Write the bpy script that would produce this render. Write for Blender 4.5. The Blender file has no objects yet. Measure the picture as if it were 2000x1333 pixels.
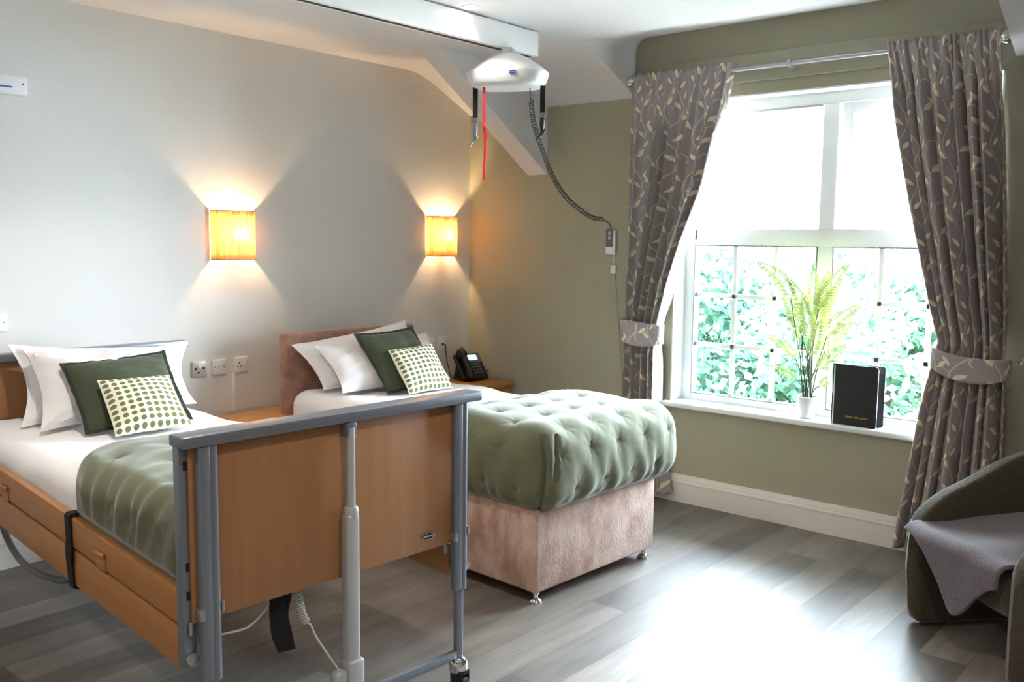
import bpy, bmesh, math, random
from mathutils import Vector, Matrix, noise as mnoise
random.seed(7)
C = bpy.context.scene.collection
R = math.radians
PI = math.pi
V = Vector

# ------------------------------------------------------------------ materials
def srgb(r, g, b):
    f = lambda c: (c/255)/12.92 if c/255 <= .04045 else (((c/255)+.055)/1.055)**2.4
    return (f(r), f(g), f(b), 1)

def newmat(name):
    m = bpy.data.materials.new(name); m.use_nodes = True
    nt = m.node_tree; nt.nodes.clear()
    out = nt.nodes.new('ShaderNodeOutputMaterial')
    return m, nt, out

def N(nt, t, **kw):
    n = nt.nodes.new(t)
    for k, v in kw.items():
        if k in n.inputs.keys(): n.inputs[k].default_value = v
        else: setattr(n, k, v)
    return n

def mat(name, col, rough=.5, metal=0, noise=0, nscale=8, stretch=(1,1,1), bump=0, bscale=60, sheen=0, col2=None, coat=0, spec=.5):
    m, nt, out = newmat(name)
    b = N(nt, 'ShaderNodeBsdfPrincipled', Roughness=rough, Metallic=metal)
    b.inputs['Base Color'].default_value = col
    b.inputs['Specular IOR Level'].default_value = spec
    if sheen:
        b.inputs['Sheen Weight'].default_value = sheen; b.inputs['Sheen Roughness'].default_value = .4
    if coat: b.inputs['Coat Weight'].default_value = coat
    L = nt.links
    tc = N(nt, 'ShaderNodeTexCoord')
    mp = N(nt, 'ShaderNodeMapping'); mp.inputs['Scale'].default_value = stretch
    L.new(tc.outputs['Object'], mp.inputs['Vector'])
    if noise or col2:
        nz = N(nt, 'ShaderNodeTexNoise', Scale=nscale, Detail=5.0, Roughness=.6)
        L.new(mp.outputs[0], nz.inputs['Vector'])
        mx = N(nt, 'ShaderNodeMix', data_type='RGBA')
        mx.inputs[6].default_value = col
        mx.inputs[7].default_value = col2 if col2 else tuple(c*(1-noise) for c in col[:3])+(1,)
        cr = N(nt, 'ShaderNodeMapRange'); cr.inputs[1].default_value = .35; cr.inputs[2].default_value = .65
        L.new(nz.outputs[0], cr.inputs[0]); L.new(cr.outputs[0], mx.inputs[0])
        L.new(mx.outputs[2], b.inputs['Base Color'])
    if bump:
        nb = N(nt, 'ShaderNodeTexNoise', Scale=bscale, Detail=4.0)
        L.new(mp.outputs[0], nb.inputs['Vector'])
        bp = N(nt, 'ShaderNodeBump', Strength=bump, Distance=.01)
        L.new(nb.outputs[0], bp.inputs['Height']); L.new(bp.outputs[0], b.inputs['Normal'])
    L.new(b.outputs[0], out.inputs[0])
    return m

def emit(name, col, s):
    m, nt, out = newmat(name)
    e = N(nt, 'ShaderNodeEmission', Strength=s); e.inputs[0].default_value = col
    nt.links.new(e.outputs[0], out.inputs[0]); return m

M = {}
M['white_wall'] = mat('white_paint', srgb(226,224,220), .75, noise=.02, nscale=3, bump=.03, bscale=200)
M['green_wall'] = mat('sage_paint', srgb(174,171,148), .75, noise=.03, nscale=3, bump=.03, bscale=200)
M['ceiling'] = mat('ceiling_paint', srgb(228,226,226), .85, bump=.03, bscale=120)
M['trim'] = mat('gloss_white_trim', srgb(232,226,218), .35)
M['upvc'] = mat('white_upvc', srgb(240,242,242), .3)
def add_translucency(m, col, fac):
    nt = m.node_tree; out = next(n for n in nt.nodes if n.type == 'OUTPUT_MATERIAL'); src = out.inputs[0].links[0].from_socket
    t = N(nt, 'ShaderNodeBsdfTranslucent'); t.inputs[0].default_value = col
    ms = N(nt, 'ShaderNodeMixShader', Fac=fac); nt.links.new(src, ms.inputs[1]); nt.links.new(t.outputs[0], ms.inputs[2]); nt.links.new(ms.outputs[0], out.inputs[0])
add_translucency(M['upvc'], (.9, .95, .95, 1), .03)
M['white_plastic'] = mat('white_plastic', srgb(235,235,236), .35)
M['grey_plate'] = mat('grey_plate', srgb(196,196,190), .4, metal=.3)
M['socket_dark'] = mat('socket_hole', srgb(30,28,28), .6)
M['beech'] = mat('beech_veneer', srgb(168,120,80), .38, noise=.13, nscale=3, stretch=(9,9,.7))
M['beech_rail'] = mat('beech_rail', srgb(178,122,70), .38, noise=.12, nscale=3, stretch=(9,.7,9))
M['oak_top'] = mat('honey_oak', srgb(206,142,70), .25, noise=.22, nscale=3, stretch=(1.2,9,9), coat=.2)
M['grey_metal'] = mat('grey_enamel', srgb(126,132,142), .3, metal=.35)
M['light_grey'] = mat('light_grey_enamel', srgb(186,190,192), .35, metal=.15)
M['silver'] = mat('zinc', srgb(186,186,188), .32, metal=.9)
M['chrome'] = mat('chrome', srgb(225,225,228), .12, metal=1)
M['black_plastic'] = mat('black_plastic', srgb(26,27,28), .35)
M['black_web'] = mat('black_webbing', srgb(22,22,24), .8, bump=.3, bscale=300)
M['red_cord'] = mat('red_cord', srgb(226,50,58), .6)
M['cotton'] = mat('white_cotton', srgb(238,236,236), .9, bump=.15, bscale=25, sheen=.15)
M['velvet'] = mat('green_velvet', srgb(102,106,80), .85, noise=.12, nscale=5, sheen=.42)
M['dark_green'] = mat('dark_green_linen', srgb(62,70,48), .9, bump=.2, bscale=400, sheen=.2)
M['dark_green_edge'] = mat('dark_green_edge', srgb(40,44,34), .9, sheen=.1)
M['chenille'] = mat('pink_chenille', srgb(203,178,164), .85, nscale=9, bump=.3, bscale=90, sheen=.4, col2=srgb(164,128,112), stretch=(1,1,.6))
M['chenille_dark'] = mat('brown_chenille', srgb(170,132,112), .85, nscale=14, bump=.3, bscale=90, sheen=.4, col2=srgb(140,102,86))
M['olive_boucle'] = mat('olive_boucle', srgb(74,66,48), .95, noise=.25, nscale=90, bump=.6, bscale=160, sheen=.5)
M['throw'] = mat('mauve_grey_wool', srgb(116,107,114), .95, noise=.35, nscale=130, bump=.5, bscale=220, sheen=.4)
M['black_cover'] = mat('black_leatherette', srgb(16,18,20), .45)
M['paper'] = mat('paper', srgb(235,235,240), .8)
M['gold'] = mat('gold_foil', srgb(214,170,84), .35, metal=.7)
M['badge'] = mat('navy_badge', srgb(34,34,48), .3)
M['blue_badge'] = mat('blue_badge', srgb(58,72,150), .3)
M['soil'] = mat('soil', srgb(78,62,48), .95, bump=.6)
M['stem'] = mat('dark_stem', srgb(60,52,40), .7)
M['frond'] = None
M['bark'] = mat('bark', srgb(90,74,58), .9, noise=.4, bump=.5)
M['grass'] = mat('paving', srgb(150,148,140), .95, noise=.2)
M['far_wall'] = mat('taupe_paint', srgb(176,168,160), .8)
M['screen'] = emit('phone_screen', srgb(120,140,235), 1.1)
M['bulb'] = emit('bulb_glow', (1, .67, .37, 1), 320)
M['led'] = emit('downlight_glow', (1, .93, .85, 1), 7)
M['coil_black'] = mat('black_coil', srgb(44,44,46), .5)
M['hose'] = mat('grey_hose', srgb(120,122,122), .5)
M['cable_grey'] = mat('grey_cable', srgb(190,190,188), .5)
M['handset_grey'] = mat('handset_grey', srgb(112,112,116), .4)

def leafmat(name, c1, c2, tr=.4):
    m, nt, out = newmat(name); L = nt.links
    oi = N(nt, 'ShaderNodeTexCoord')
    nz = N(nt, 'ShaderNodeTexNoise', Scale=1.3, Detail=3.0); L.new(oi.outputs['Object'], nz.inputs['Vector'])
    mx = N(nt, 'ShaderNodeMix', data_type='RGBA'); mx.inputs[6].default_value = c1; mx.inputs[7].default_value = c2
    mr = N(nt, 'ShaderNodeMapRange'); mr.inputs[1].default_value = .35; mr.inputs[2].default_value = .65
    L.new(nz.outputs[0], mr.inputs[0]); L.new(mr.outputs[0], mx.inputs[0])
    d = N(nt, 'ShaderNodeBsdfDiffuse'); t = N(nt, 'ShaderNodeBsdfTranslucent')
    L.new(mx.outputs[2], d.inputs[0]); L.new(mx.outputs[2], t.inputs[0])
    ms = N(nt, 'ShaderNodeMixShader', Fac=tr); L.new(d.outputs[0], ms.inputs[1]); L.new(t.outputs[0], ms.inputs[2])
    L.new(ms.outputs[0], out.inputs[0]); return m
M['frond'] = leafmat('yellow_green_frond', srgb(196,204,138), srgb(168,184,118), .04)
M['leaf_a'] = leafmat('leaf_mid', srgb(104,138,112), srgb(76,112,88))
M['leaf_b'] = leafmat('leaf_pale', srgb(140,166,134), srgb(104,138,112))
M['leaf_c'] = leafmat('leaf_dark', srgb(74,106,88), srgb(54,86,70))

def glassmat():
    m, nt, out = newmat('window_glass'); L = nt.links
    t = N(nt, 'ShaderNodeBsdfTransparent'); t.inputs[0].default_value = (.96,.98,.98,1)
    g = N(nt, 'ShaderNodeBsdfGlossy', Roughness=.02)
    fr = N(nt, 'ShaderNodeFresnel', IOR=1.3)
    ms = N(nt, 'ShaderNodeMixShader'); L.new(fr.outputs[0], ms.inputs[0])
    L.new(t.outputs[0], ms.inputs[1]); L.new(g.outputs[0], ms.inputs[2]); L.new(ms.outputs[0], out.inputs[0])
    return m
M['glass'] = glassmat()

def floormat():
    m, nt, out = newmat('grey_wood_planks'); L = nt.links
    tc = N(nt, 'ShaderNodeTexCoord')
    br = N(nt, 'ShaderNodeTexBrick', offset=.37, Scale=1.0)
    br.inputs['Brick Width'].default_value = 1.22; br.inputs['Row Height'].default_value = .18
    br.inputs['Mortar Size'].default_value = .0012; br.inputs['Mortar Smooth'].default_value = .2
    br.inputs['Color1'].default_value = srgb(144,136,128); br.inputs['Color2'].default_value = srgb(96,90,85)
    br.inputs['Mortar'].default_value = srgb(84,78,72)
    L.new(tc.outputs['Object'], br.inputs['Vector'])
    mp = N(nt, 'ShaderNodeMapping'); mp.inputs['Scale'].default_value = (1.3, 14, 1)
    L.new(tc.outputs['Object'], mp.inputs['Vector'])
    nz = N(nt, 'ShaderNodeTexNoise', Scale=1.6, Detail=7.0, Roughness=.65, Distortion=.6); L.new(mp.outputs[0], nz.inputs['Vector'])
    mp2 = N(nt, 'ShaderNodeMapping'); mp2.inputs['Scale'].default_value = (1, 3.5, 1)
    L.new(tc.outputs['Object'], mp2.inputs['Vector'])
    n2 = N(nt, 'ShaderNodeTexNoise', Scale=2.2, Detail=3.0); L.new(mp2.outputs[0], n2.inputs['Vector'])
    ad = N(nt, 'ShaderNodeMath', operation='ADD'); L.new(nz.outputs[0], ad.inputs[0]); L.new(n2.outputs[0], ad.inputs[1])
    mr = N(nt, 'ShaderNodeMapRange'); mr.inputs[1].default_value = .65; mr.inputs[2].default_value = 1.35
    mr.inputs[3].default_value = .62; mr.inputs[4].default_value = 1.22
    L.new(ad.outputs[0], mr.inputs[0])
    vm = N(nt, 'ShaderNodeVectorMath', operation='SCALE'); L.new(br.outputs['Color'], vm.inputs[0]); L.new(mr.outputs[0], vm.inputs['Scale'])
    b = N(nt, 'ShaderNodeBsdfPrincipled', Roughness=.48)
    b.inputs['Specular IOR Level'].default_value = .65
    L.new(vm.outputs[0], b.inputs['Base Color'])
    bp = N(nt, 'ShaderNodeBump', Strength=.12, Distance=.004); L.new(nz.outputs[0], bp.inputs['Height']); L.new(bp.outputs[0], b.inputs['Normal'])
    L.new(b.outputs[0], out.inputs[0]); return m
M['floor'] = floormat()

def dotmat():
    m, nt, out = newmat('dotted_cotton'); L = nt.links
    uv = N(nt, 'ShaderNodeUVMap')
    mp = N(nt, 'ShaderNodeMapping'); mp.inputs['Scale'].default_value = (9.6, 10.2, 1)
    L.new(uv.outputs[0], mp.inputs['Vector'])
    sx = N(nt, 'ShaderNodeSeparateXYZ'); L.new(mp.outputs[0], sx.inputs[0])
    def frac(sock):
        f = N(nt, 'ShaderNodeMath', operation='FRACT'); L.new(sock, f.inputs[0])
        s = N(nt, 'ShaderNodeMath', operation='SUBTRACT'); L.new(f.outputs[0], s.inputs[0]); s.inputs[1].default_value = .5
        p = N(nt, 'ShaderNodeMath', operation='POWER'); L.new(s.outputs[0], p.inputs[0]); p.inputs[1].default_value = 2
        return p.outputs[0]
    fx, fy = frac(sx.outputs[0]), frac(sx.outputs[1])
    a = N(nt, 'ShaderNodeMath', operation='ADD'); L.new(fx, a.inputs[0]); L.new(fy, a.inputs[1])
    mr = N(nt, 'ShaderNodeMapRange'); mr.inputs[1].default_value = .108; mr.inputs[2].default_value = .138; L.new(a.outputs[0], mr.inputs[0])
    mx = N(nt, 'ShaderNodeMix', data_type='RGBA'); mx.inputs[6].default_value = srgb(110,116,66); mx.inputs[7].default_value = srgb(232,230,214)
    L.new(mr.outputs[0], mx.inputs[0])
    b = N(nt, 'ShaderNodeBsdfPrincipled', Roughness=.9); L.new(mx.outputs[2], b.inputs['Base Color'])
    L.new(b.outputs[0], out.inputs[0]); return m
M['dots'] = dotmat()

def curtainmat():
    """taupe cloth with a repeating woven pattern of vine stems and cream leaves"""
    m, nt, out = newmat('leaf_pattern_curtain'); L = nt.links
    TW, TH = .25, .30
    def math_(op, a, b=None, c=None):
        n = N(nt, 'ShaderNodeMath', operation=op)
        for i, v in enumerate((a, b, c)):
            if v is None: continue
            if isinstance(v, (int, float)): n.inputs[i].default_value = v
            else: L.new(v, n.inputs[i])
        return n.outputs[0]
    uv = N(nt, 'ShaderNodeUVMap'); sx = N(nt, 'ShaderNodeSeparateXYZ'); L.new(uv.outputs[0], sx.inputs[0])
    u0, v0 = sx.outputs[0], sx.outputs[1]
    u = math_('MULTIPLY', math_('FRACT', math_('DIVIDE', u0, TW)), TW)
    v = math_('MULTIPLY', math_('FRACT', math_('DIVIDE', v0, TH)), TH)
    def vx(base, y): return base + .030*math.sin(2*PI*y/TH)
    leaves = []
    for base, ph in ((.0625, 0), (.1875, .5)):
        for k in range(5):
            y = TH*((k+.15)/5 + ph*.2) % TH
            sgn = 1 if k % 2 == 0 else -1
            ang = PI/2 - sgn*(.75 + .25*math.sin(3*k+ph))
            Lh = .029 + .003*math.sin(5*k+ph*4)
            bx = vx(base if ph == 0 else base, y if ph == 0 else y + TH/2)
            cx = bx + sgn*.012 + math.cos(ang)*(Lh+.004); cy = y + math.sin(ang)*(Lh+.004)
            leaves.append((cx, cy, ang, Lh))
    tot = None
    for cx, cy, ang, Lh in leaves:
        for ox in (-TW, 0, TW):
            for oy in (-TH, 0, TH):
                X, Y = cx+ox, cy+oy
                if not (-.04 < X < TW+.04 and -.04 < Y < TH+.04): continue
                c, s = math.cos(ang), math.sin(ang)
                du = math_('SUBTRACT', u, X); dv = math_('SUBTRACT', v, Y)
                a = math_('ADD', math_('MULTIPLY', du, c/Lh), math_('MULTIPLY', dv, s/Lh))
                w = Lh*.37
                b = math_('ABSOLUTE', math_('ADD', math_('MULTIPLY', du, -s/w), math_('MULTIPLY', dv, c/w)))
                e = math_('ADD', math_('MULTIPLY', a, a), b)
                inside = math_('LESS_THAN', e, 1.0)
                tot = inside if tot is None else math_('MAXIMUM', tot, inside)
    # stems
    st = None
    for base, ph in ((.0625, 0), (.1875, PI)):
        sn = math_('SINE', math_('ADD', math_('MULTIPLY', v, 2*PI/TH), ph))
        d = math_('ABSOLUTE', math_('SUBTRACT', math_('SUBTRACT', u, base), math_('MULTIPLY', sn, .030)))
        q = math_('LESS_THAN', d, .0032)
        st = q if st is None else math_('MAXIMUM', st, q)
    # curling tendrils: arcs of circles
    for cx, cy, r in ((.125, .075, .038), (.0, .17, .038), (TW, .17, .038), (.125, .225, .034)):
        du = math_('SUBTRACT', u, cx); dv = math_('SUBTRACT', v, cy)
        rr = math_('SQRT', math_('ADD', math_('MULTIPLY', du, du), math_('MULTIPLY', dv, dv)))
        ring = math_('LESS_THAN', math_('ABSOLUTE', math_('SUBTRACT', rr, r)), .0026)
        half = math_('GREATER_THAN', math_('ADD', math_('MULTIPLY', du, .4), dv), -.01)
        st = math_('MAXIMUM', st, math_('MULTIPLY', ring, half))
    mx1 = N(nt, 'ShaderNodeMix', data_type='RGBA'); mx1.inputs[6].default_value = srgb(178,167,167); mx1.inputs[7].default_value = srgb(225,214,198)
    L.new(st, mx1.inputs[0])
    mx2 = N(nt, 'ShaderNodeMix', data_type='RGBA'); L.new(mx1.outputs[2], mx2.inputs[6]); mx2.inputs[7].default_value = srgb(250,241,214)
    L.new(tot, mx2.inputs[0])
    b = N(nt, 'ShaderNodeBsdfPrincipled', Roughness=.85); L.new(mx2.outputs[2], b.inputs['Base Color'])
    b.inputs['Sheen Weight'].default_value = .1
    t = N(nt, 'ShaderNodeBsdfTranslucent'); L.new(mx2.outputs[2], t.inputs[0])
    ms = N(nt, 'ShaderNodeMixShader', Fac=.10); L.new(b.outputs[0], ms.inputs[1]); L.new(t.outputs[0], ms.inputs[2])
    L.new(ms.outputs[0], out.inputs[0]); return m
M['curtain'] = curtainmat()

def shademat():
    m, nt, out = newmat('wood_veneer_shade'); L = nt.links
    tc = N(nt, 'ShaderNodeTexCoord')
    mp = N(nt, 'ShaderNodeMapping'); mp.inputs['Scale'].default_value = (60, 60, 4); L.new(tc.outputs['Object'], mp.inputs['Vector'])
    nz = N(nt, 'ShaderNodeTexNoise', Scale=1.6, Detail=5.0, Roughness=.7); L.new(mp.outputs[0], nz.inputs['Vector'])
    cr = N(nt, 'ShaderNodeValToRGB'); e = cr.color_ramp.elements
    e[0].position = .34; e[0].color = srgb(140,108,66); e[1].position = .62; e[1].color = srgb(246,224,180)
    k = e.new(.44); k.color = srgb(226,194,142)
    L.new(nz.outputs[0], cr.inputs[0])
    d = N(nt, 'ShaderNodeBsdfDiffuse'); t = N(nt, 'ShaderNodeBsdfTranslucent')
    L.new(cr.outputs[0], d.inputs[0]); L.new(cr.outputs[0], t.inputs[0])
    ms = N(nt, 'ShaderNodeMixShader', Fac=.55); L.new(d.outputs[0], ms.inputs[1]); L.new(t.outputs[0], ms.inputs[2])
    tp = N(nt, 'ShaderNodeBsdfTransparent'); m2 = N(nt, 'ShaderNodeMixShader', Fac=.012); L.new(ms.outputs[0], m2.inputs[1]); L.new(tp.outputs[0], m2.inputs[2])
    L.new(m2.outputs[0], out.inputs[0]); return m
M['shade'] = shademat()

# ------------------------------------------------------------------ mesh helpers
class MB:
    def __init__(s): s.v = []; s.f = []; s.uv = []
    def add(s, vs, fs, uv=None):
        o = len(s.v); s.v += [tuple(p) for p in vs]; s.f += [tuple(i+o for i in f) for f in fs]
        s.uv += (list(uv) if uv else [(0,0)]*len(vs)); return s
    def bm(s, b):
        b.verts.ensure_lookup_table(); b.verts.index_update()
        return s.add([v.co[:] for v in b.verts], [[v.index for v in f.verts] for f in b.faces])
    def box(s, lo, hi, bev=0, mtx=None, seg=2):
        b = bmesh.new(); bmesh.ops.create_cube(b, size=1)
        lo, hi = V(lo), V(hi)
        for v in b.verts: v.co = V([lo[i]+(v.co[i]+.5)*(hi[i]-lo[i]) for i in range(3)])
        if bev: bmesh.ops.bevel(b, geom=b.edges[:], offset=bev, segments=seg, profile=.5, affect='EDGES')
        if mtx: bmesh.ops.transform(b, matrix=mtx, verts=b.verts)
        s.bm(b); b.free(); return s
    def tube(s, pts, r, n=10, caps=True, flat=None):
        pts = [V(p) for p in pts]; k = len(pts); vs = []; fs = []
        T = [(pts[min(i+1,k-1)]-pts[max(i-1,0)]).normalized() for i in range(k)]
        up = V((0,0,1)) if abs(T[0].z) < .9 else V((1,0,0))
        nrm = (up - T[0]*up.dot(T[0])).normalized()
        for i in range(k):
            nrm = nrm - T[i]*nrm.dot(T[i])
            nrm.normalize(); bn = T[i].cross(nrm)
            rr = r[i] if isinstance(r, (list, tuple)) else r
            for j in range(n):
                a = 2*PI*j/n; vs.append(pts[i] + nrm*math.cos(a)*rr + bn*math.sin(a)*rr*(flat or 1))
        for i in range(k-1):
            for j in range(n):
                fs.append((i*n+j, i*n+(j+1)%n, (i+1)*n+(j+1)%n, (i+1)*n+j))
        if caps: fs += [tuple(range(n-1,-1,-1)), tuple((k-1)*n+j for j in range(n))]
        return s.add(vs, fs)
    def lathe(s, prof, n=24, org=(0,0,0), mtx=None, a0=0, a1=2*PI):
        vs = []; fs = []; full = abs(a1-a0-2*PI) < 1e-6; m = n if full else n+1
        for (r, z) in prof:
            for j in range(m):
                a = a0+(a1-a0)*j/n; p = V((r*math.cos(a), r*math.sin(a), z))
                if mtx: p = mtx @ p
                vs.append(p+V(org))
        for i in range(len(prof)-1):
            for j in range(n):
                q = (j+1) % m
                fs.append((i*m+j, i*m+q, (i+1)*m+q, (i+1)*m+j))
        return s.add(vs, fs)
    def prism(s, poly, ax, lo, hi):
        n = len(poly); vs = []
        for c in (lo, hi):
            for p in poly:
                q = list(p); q.insert(ax, c); vs.append(q)
        fs = [tuple(range(n-1,-1,-1)), tuple(range(n,2*n))] + [(i, (i+1)%n, n+(i+1)%n, n+i) for i in range(n)]
        return s.add(vs, fs)
    def grid(s, P, nx, ny, uv=None):
        vs = []; us = []
        for j in range(ny+1):
            for i in range(nx+1):
                vs.append(P(i/nx, j/ny)); us.append(uv(i/nx, j/ny) if uv else (i/nx, j/ny))
        fs = [(j*(nx+1)+i, j*(nx+1)+i+1, (j+1)*(nx+1)+i+1, (j+1)*(nx+1)+i) for j in range(ny) for i in range(nx)]
        return s.add(vs, fs, us)
    def build(s, name, m, parent=None, smooth=True, loc=None, weld=False, solid=0):
        me = bpy.data.meshes.new(name); me.from_pydata(s.v, [], s.f)
        b = bmesh.new(); b.from_mesh(me)
        b.verts.ensure_lookup_table()
        ul = b.loops.layers.uv.new('UVMap')
        for f in b.faces:
            for l in f.loops: l[ul].uv = s.uv[l.vert.index]
        if weld: bmesh.ops.remove_doubles(b, verts=b.verts, dist=1e-4)
        bmesh.ops.recalc_face_normals(b, faces=b.faces)
        b.to_mesh(me); b.free()
        me.materials.append(m)
        if smooth:
            for p in me.polygons: p.use_smooth = True
            try: me.set_sharp_from_angle(angle=R(38))
            except Exception: pass
        o = bpy.data.objects.new(name, me); C.objects.link(o)
        if parent: o.parent = parent
        if loc: o.location = loc
        if solid:
            md = o.modifiers.new('thick', 'SOLIDIFY'); md.thickness = solid; md.offset = 0
        return o

def thing(name, label, cat, loc=(0,0,0), rz=0, group=None):
    o = bpy.data.objects.new(name, None); C.objects.link(o)
    o.empty_display_size = .1
    o.location = loc; o.rotation_euler = (0,0,rz); o['label'] = label; o['category'] = cat
    if group: o['group'] = group
    return o
def tag(o, label, cat, group=None):
    o['label'] = label; o['category'] = cat
    if group: o['group'] = group
    return o
def struct(o): o['kind'] = 'structure'; return o

def place(o, loc, rz=0): o.location = loc; o.rotation_euler = (0,0,rz); return o

def rbox(lo, hi, r, step, disp=None, keep=None):
    """rounded box surface sampled at about `step`; disp(p, n) -> p'"""
    lo, hi = V(lo), V(hi); c = (lo+hi)/2; h = (hi-lo)/2
    mb = MB()
    for ax in range(3):
        a, b = [i for i in range(3) if i != ax]
        nx = max(2, int(2*h[a]/step)); ny = max(2, int(2*h[b]/step))
        for sg in (-1, 1):
            def P(s, t):
                p = V((0,0,0)); p[ax] = sg*h[ax]; p[a] = (2*s-1)*h[a]; p[b] = (2*t-1)*h[b]
                q = V([max(-(h[i]-r), min(h[i]-r, p[i])) for i in range(3)])
                d = (p-q)
                n = d.normalized() if d.length > 1e-9 else V([sg if i == ax else 0 for i in range(3)])
                p = q + n*r + c
                return disp(p, n) if disp else p
            mb.grid(P, nx, ny)
    if keep:
        mb.f = [f for f in mb.f if keep(sum((V(mb.v[i]) for i in f), V((0,0,0)))/len(f))]
    return mb

def nz(p, s=1, o=0): return mnoise.noise(V(p)*s + V((o, o*1.7, -o)))
def spline(pts, n=12):
    pts = [V(p) for p in pts]; out = []
    for i in range(len(pts)-1):
        p0 = pts[max(i-1,0)]; p1 = pts[i]; p2 = pts[i+1]; p3 = pts[min(i+2,len(pts)-1)]
        for k in range(n):
            t = k/n
            out.append(.5*((2*p1)+(p2-p0)*t+(2*p0-5*p1+4*p2-p3)*t*t+(3*p1-p0-3*p2+p3)*t**3))
    out.append(pts[-1]); return out
def coil(path, r, turns, wire, n=7, per=10):
    """helix of `turns` around a path"""
    path = [V(p) for p in path]; L = [0]
    for i in range(1, len(path)): L.append(L[-1]+(path[i]-path[i-1]).length)
    pts = []; m = int(turns*per)
    for k in range(m+1):
        d = L[-1]*k/m; i = max(1, next((i for i in range(1, len(L)) if L[i] >= d-1e-9), len(L)-1))
        t = (d-L[i-1])/max(1e-9, L[i]-L[i-1]); p = path[i-1].lerp(path[i], t); T = (path[i]-path[i-1]).normalized()
        a = V((0,0,1)) if abs(T.z) < .9 else V((1,0,0)); nr = (a-T*a.dot(T)).normalized(); bn = T.cross(nr)
        an = 2*PI*k/per; pts.append(p+nr*math.cos(an)*r+bn*math.sin(an)*r)
    mb = MB(); mb.tube(pts, wire, n); return mb
def text_mesh(name, body, size, m, parent, mtx, shear=0, ext=.0004):
    cu = bpy.data.curves.new(name, 'FONT'); cu.body = body; cu.size = size; cu.align_x = 'CENTER'; cu.align_y = 'CENTER'; cu.shear = shear; cu.extrude = ext
    t = bpy.data.objects.new(name+'_tmp', cu); C.objects.link(t)
    dg = bpy.context.evaluated_depsgraph_get(); me = bpy.data.meshes.new_from_object(t.evaluated_get(dg))
    bpy.data.objects.remove(t); me.materials.clear(); me.materials.append(m); me.name = name
    for v in me.vertices: v.co = mtx @ v.co
    o = bpy.data.objects.new(name, me); C.objects.link(o)
    if parent: o.parent = parent
    return o
def frame_mtx(org, x, y, z): # columns
    m = Matrix.Identity(4)
    for i in range(3): m[i][0] = x[i]; m[i][1] = y[i]; m[i][2] = z[i]; m[i][3] = org[i]
    return m

# ------------------------------------------------------------------ room shell
CEIL = 2.726; XS = -.50; ZS = 2.490      # flat ceiling, start of the slope, foot of the slope at the window wall
YL, YR = -1.405, -3.53                   # dormer cheeks
XB, YB = -6.8, -7.2                      # far ends of the room behind the viewer

struct(MB().box((XB-.2, YB-.2, -.1), (.25, .2, 0)).build('floor', M['floor'], smooth=False))
struct(MB().box((XB-.2, 0, 0), (.25, .15, CEIL+.35)).build('wall_left', M['white_wall'], smooth=False))
struct(MB().box((XB-.2, YB, 0), (XB, 0, CEIL+.2)).build('wall_back', M['far_wall'], smooth=False))
struct(MB().box((XB-.2, YB-.15, 0), (.25, YB, CEIL+.2)).build('wall_front', M['far_wall'], smooth=False))
WY0, WY1, WZ0, WZ1 = -3.49, -1.715, .60, 2.44   # window opening
w = MB()
w.box((0, WY1, 0), (.25, 0, 3.0)); w.box((0, YB, 0), (.25, WY0, 3.0))
w.box((0, WY0, 0), (.25, WY1, WZ0)); w.box((0, WY0, WZ1), (.25, WY1, 3.0))
struct(w.build('wall_right', M['green_wall'], smooth=False))

def zslope(x):
    t = (x-XS)
    s = (ZS-CEIL)/(0-XS)
    if t < -.14: return CEIL
    if t < .14: return CEIL + s*((t+.14)**2)/(4*.14)
    return CEIL + s*t
cm = MB()
xs = [XB, -1.2, -.64] + [XS-.14+.28*i/8 for i in range(1, 9)] + [-.2, 0]
cm.grid(lambda s, t: (XB+(-.64-XB)*s, YB+(0-YB)*t, CEIL), 4, 4)
xr = [-.64+.64*i/24 for i in range(25)]
for (ya, yb) in ((YL, 0), (YB, YR)):
    cm.grid(lambda s, t: (-.64+.64*s, ya+(yb-ya)*t, zslope(-.64+.64*s)), 24, 2)
def zdorm(x): return CEIL + .118*(x+.64)/.64
def dorm(s, t):
    x = -.64+.64*s; zs = zslope(x); zc = zdorm(x); r = min(.085, (zc-zs)*.6)
    pts = [(YL, zs), (YL, zc-r)] + [(YL-r+r*math.cos(a*PI/16), zc-r+r*math.sin(a*PI/16)) for a in range(1, 8)] + [(YL-r, zc)]
    rt = [(YR+(YL-p[0]), p[1]) for p in reversed(pts)]
    pts = pts + rt; k = t*(len(pts)-1); i = min(int(k+1e-6), len(pts)-2); f = k-i
    return (x, pts[i][0]+(pts[i+1][0]-pts[i][0])*f, pts[i][1]+(pts[i+1][1]-pts[i][1])*f)
cm.grid(dorm, 24, 19)
struct(cm.build('ceiling', M['ceiling'], weld=True))
# roof slab so that no daylight enters above the ceiling
struct(MB().box((XB-.2, YB-.2, 3.02), (.25, .2, 3.1)).build('ceiling_slab', M['ceiling'], smooth=False))
# boxed rafter
struct(MB().prism([(0, 2.046), (-1.045, 2.730), (-.46, 2.74), (0, 2.52)], 1, -.713, -.547).build('trim_1', M['ceiling'], smooth=False))
# batten under the curtain rail
struct(MB().box((-.018, -3.60, 2.508), (0, -1.43, 2.66), .003).build('trim_2', M['green_wall']))
# baseboards (moulded)
prof = [(0, 0), (-.018, 0), (-.018, .118), (-.022, .121), (-.022, .130), (-.016, .136), (-.017, .148), (-.011, .158), (-.009, .170), (0, .172)]
b = MB(); b.prism(prof, 1, YB, 0); struct(b.build('baseboard_right', M['trim']))
b = MB(); b.prism([(p[0]*1, p[1]) for p in prof], 0, XB, -.02); struct(b.build('baseboard_left', M['trim']))

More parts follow.
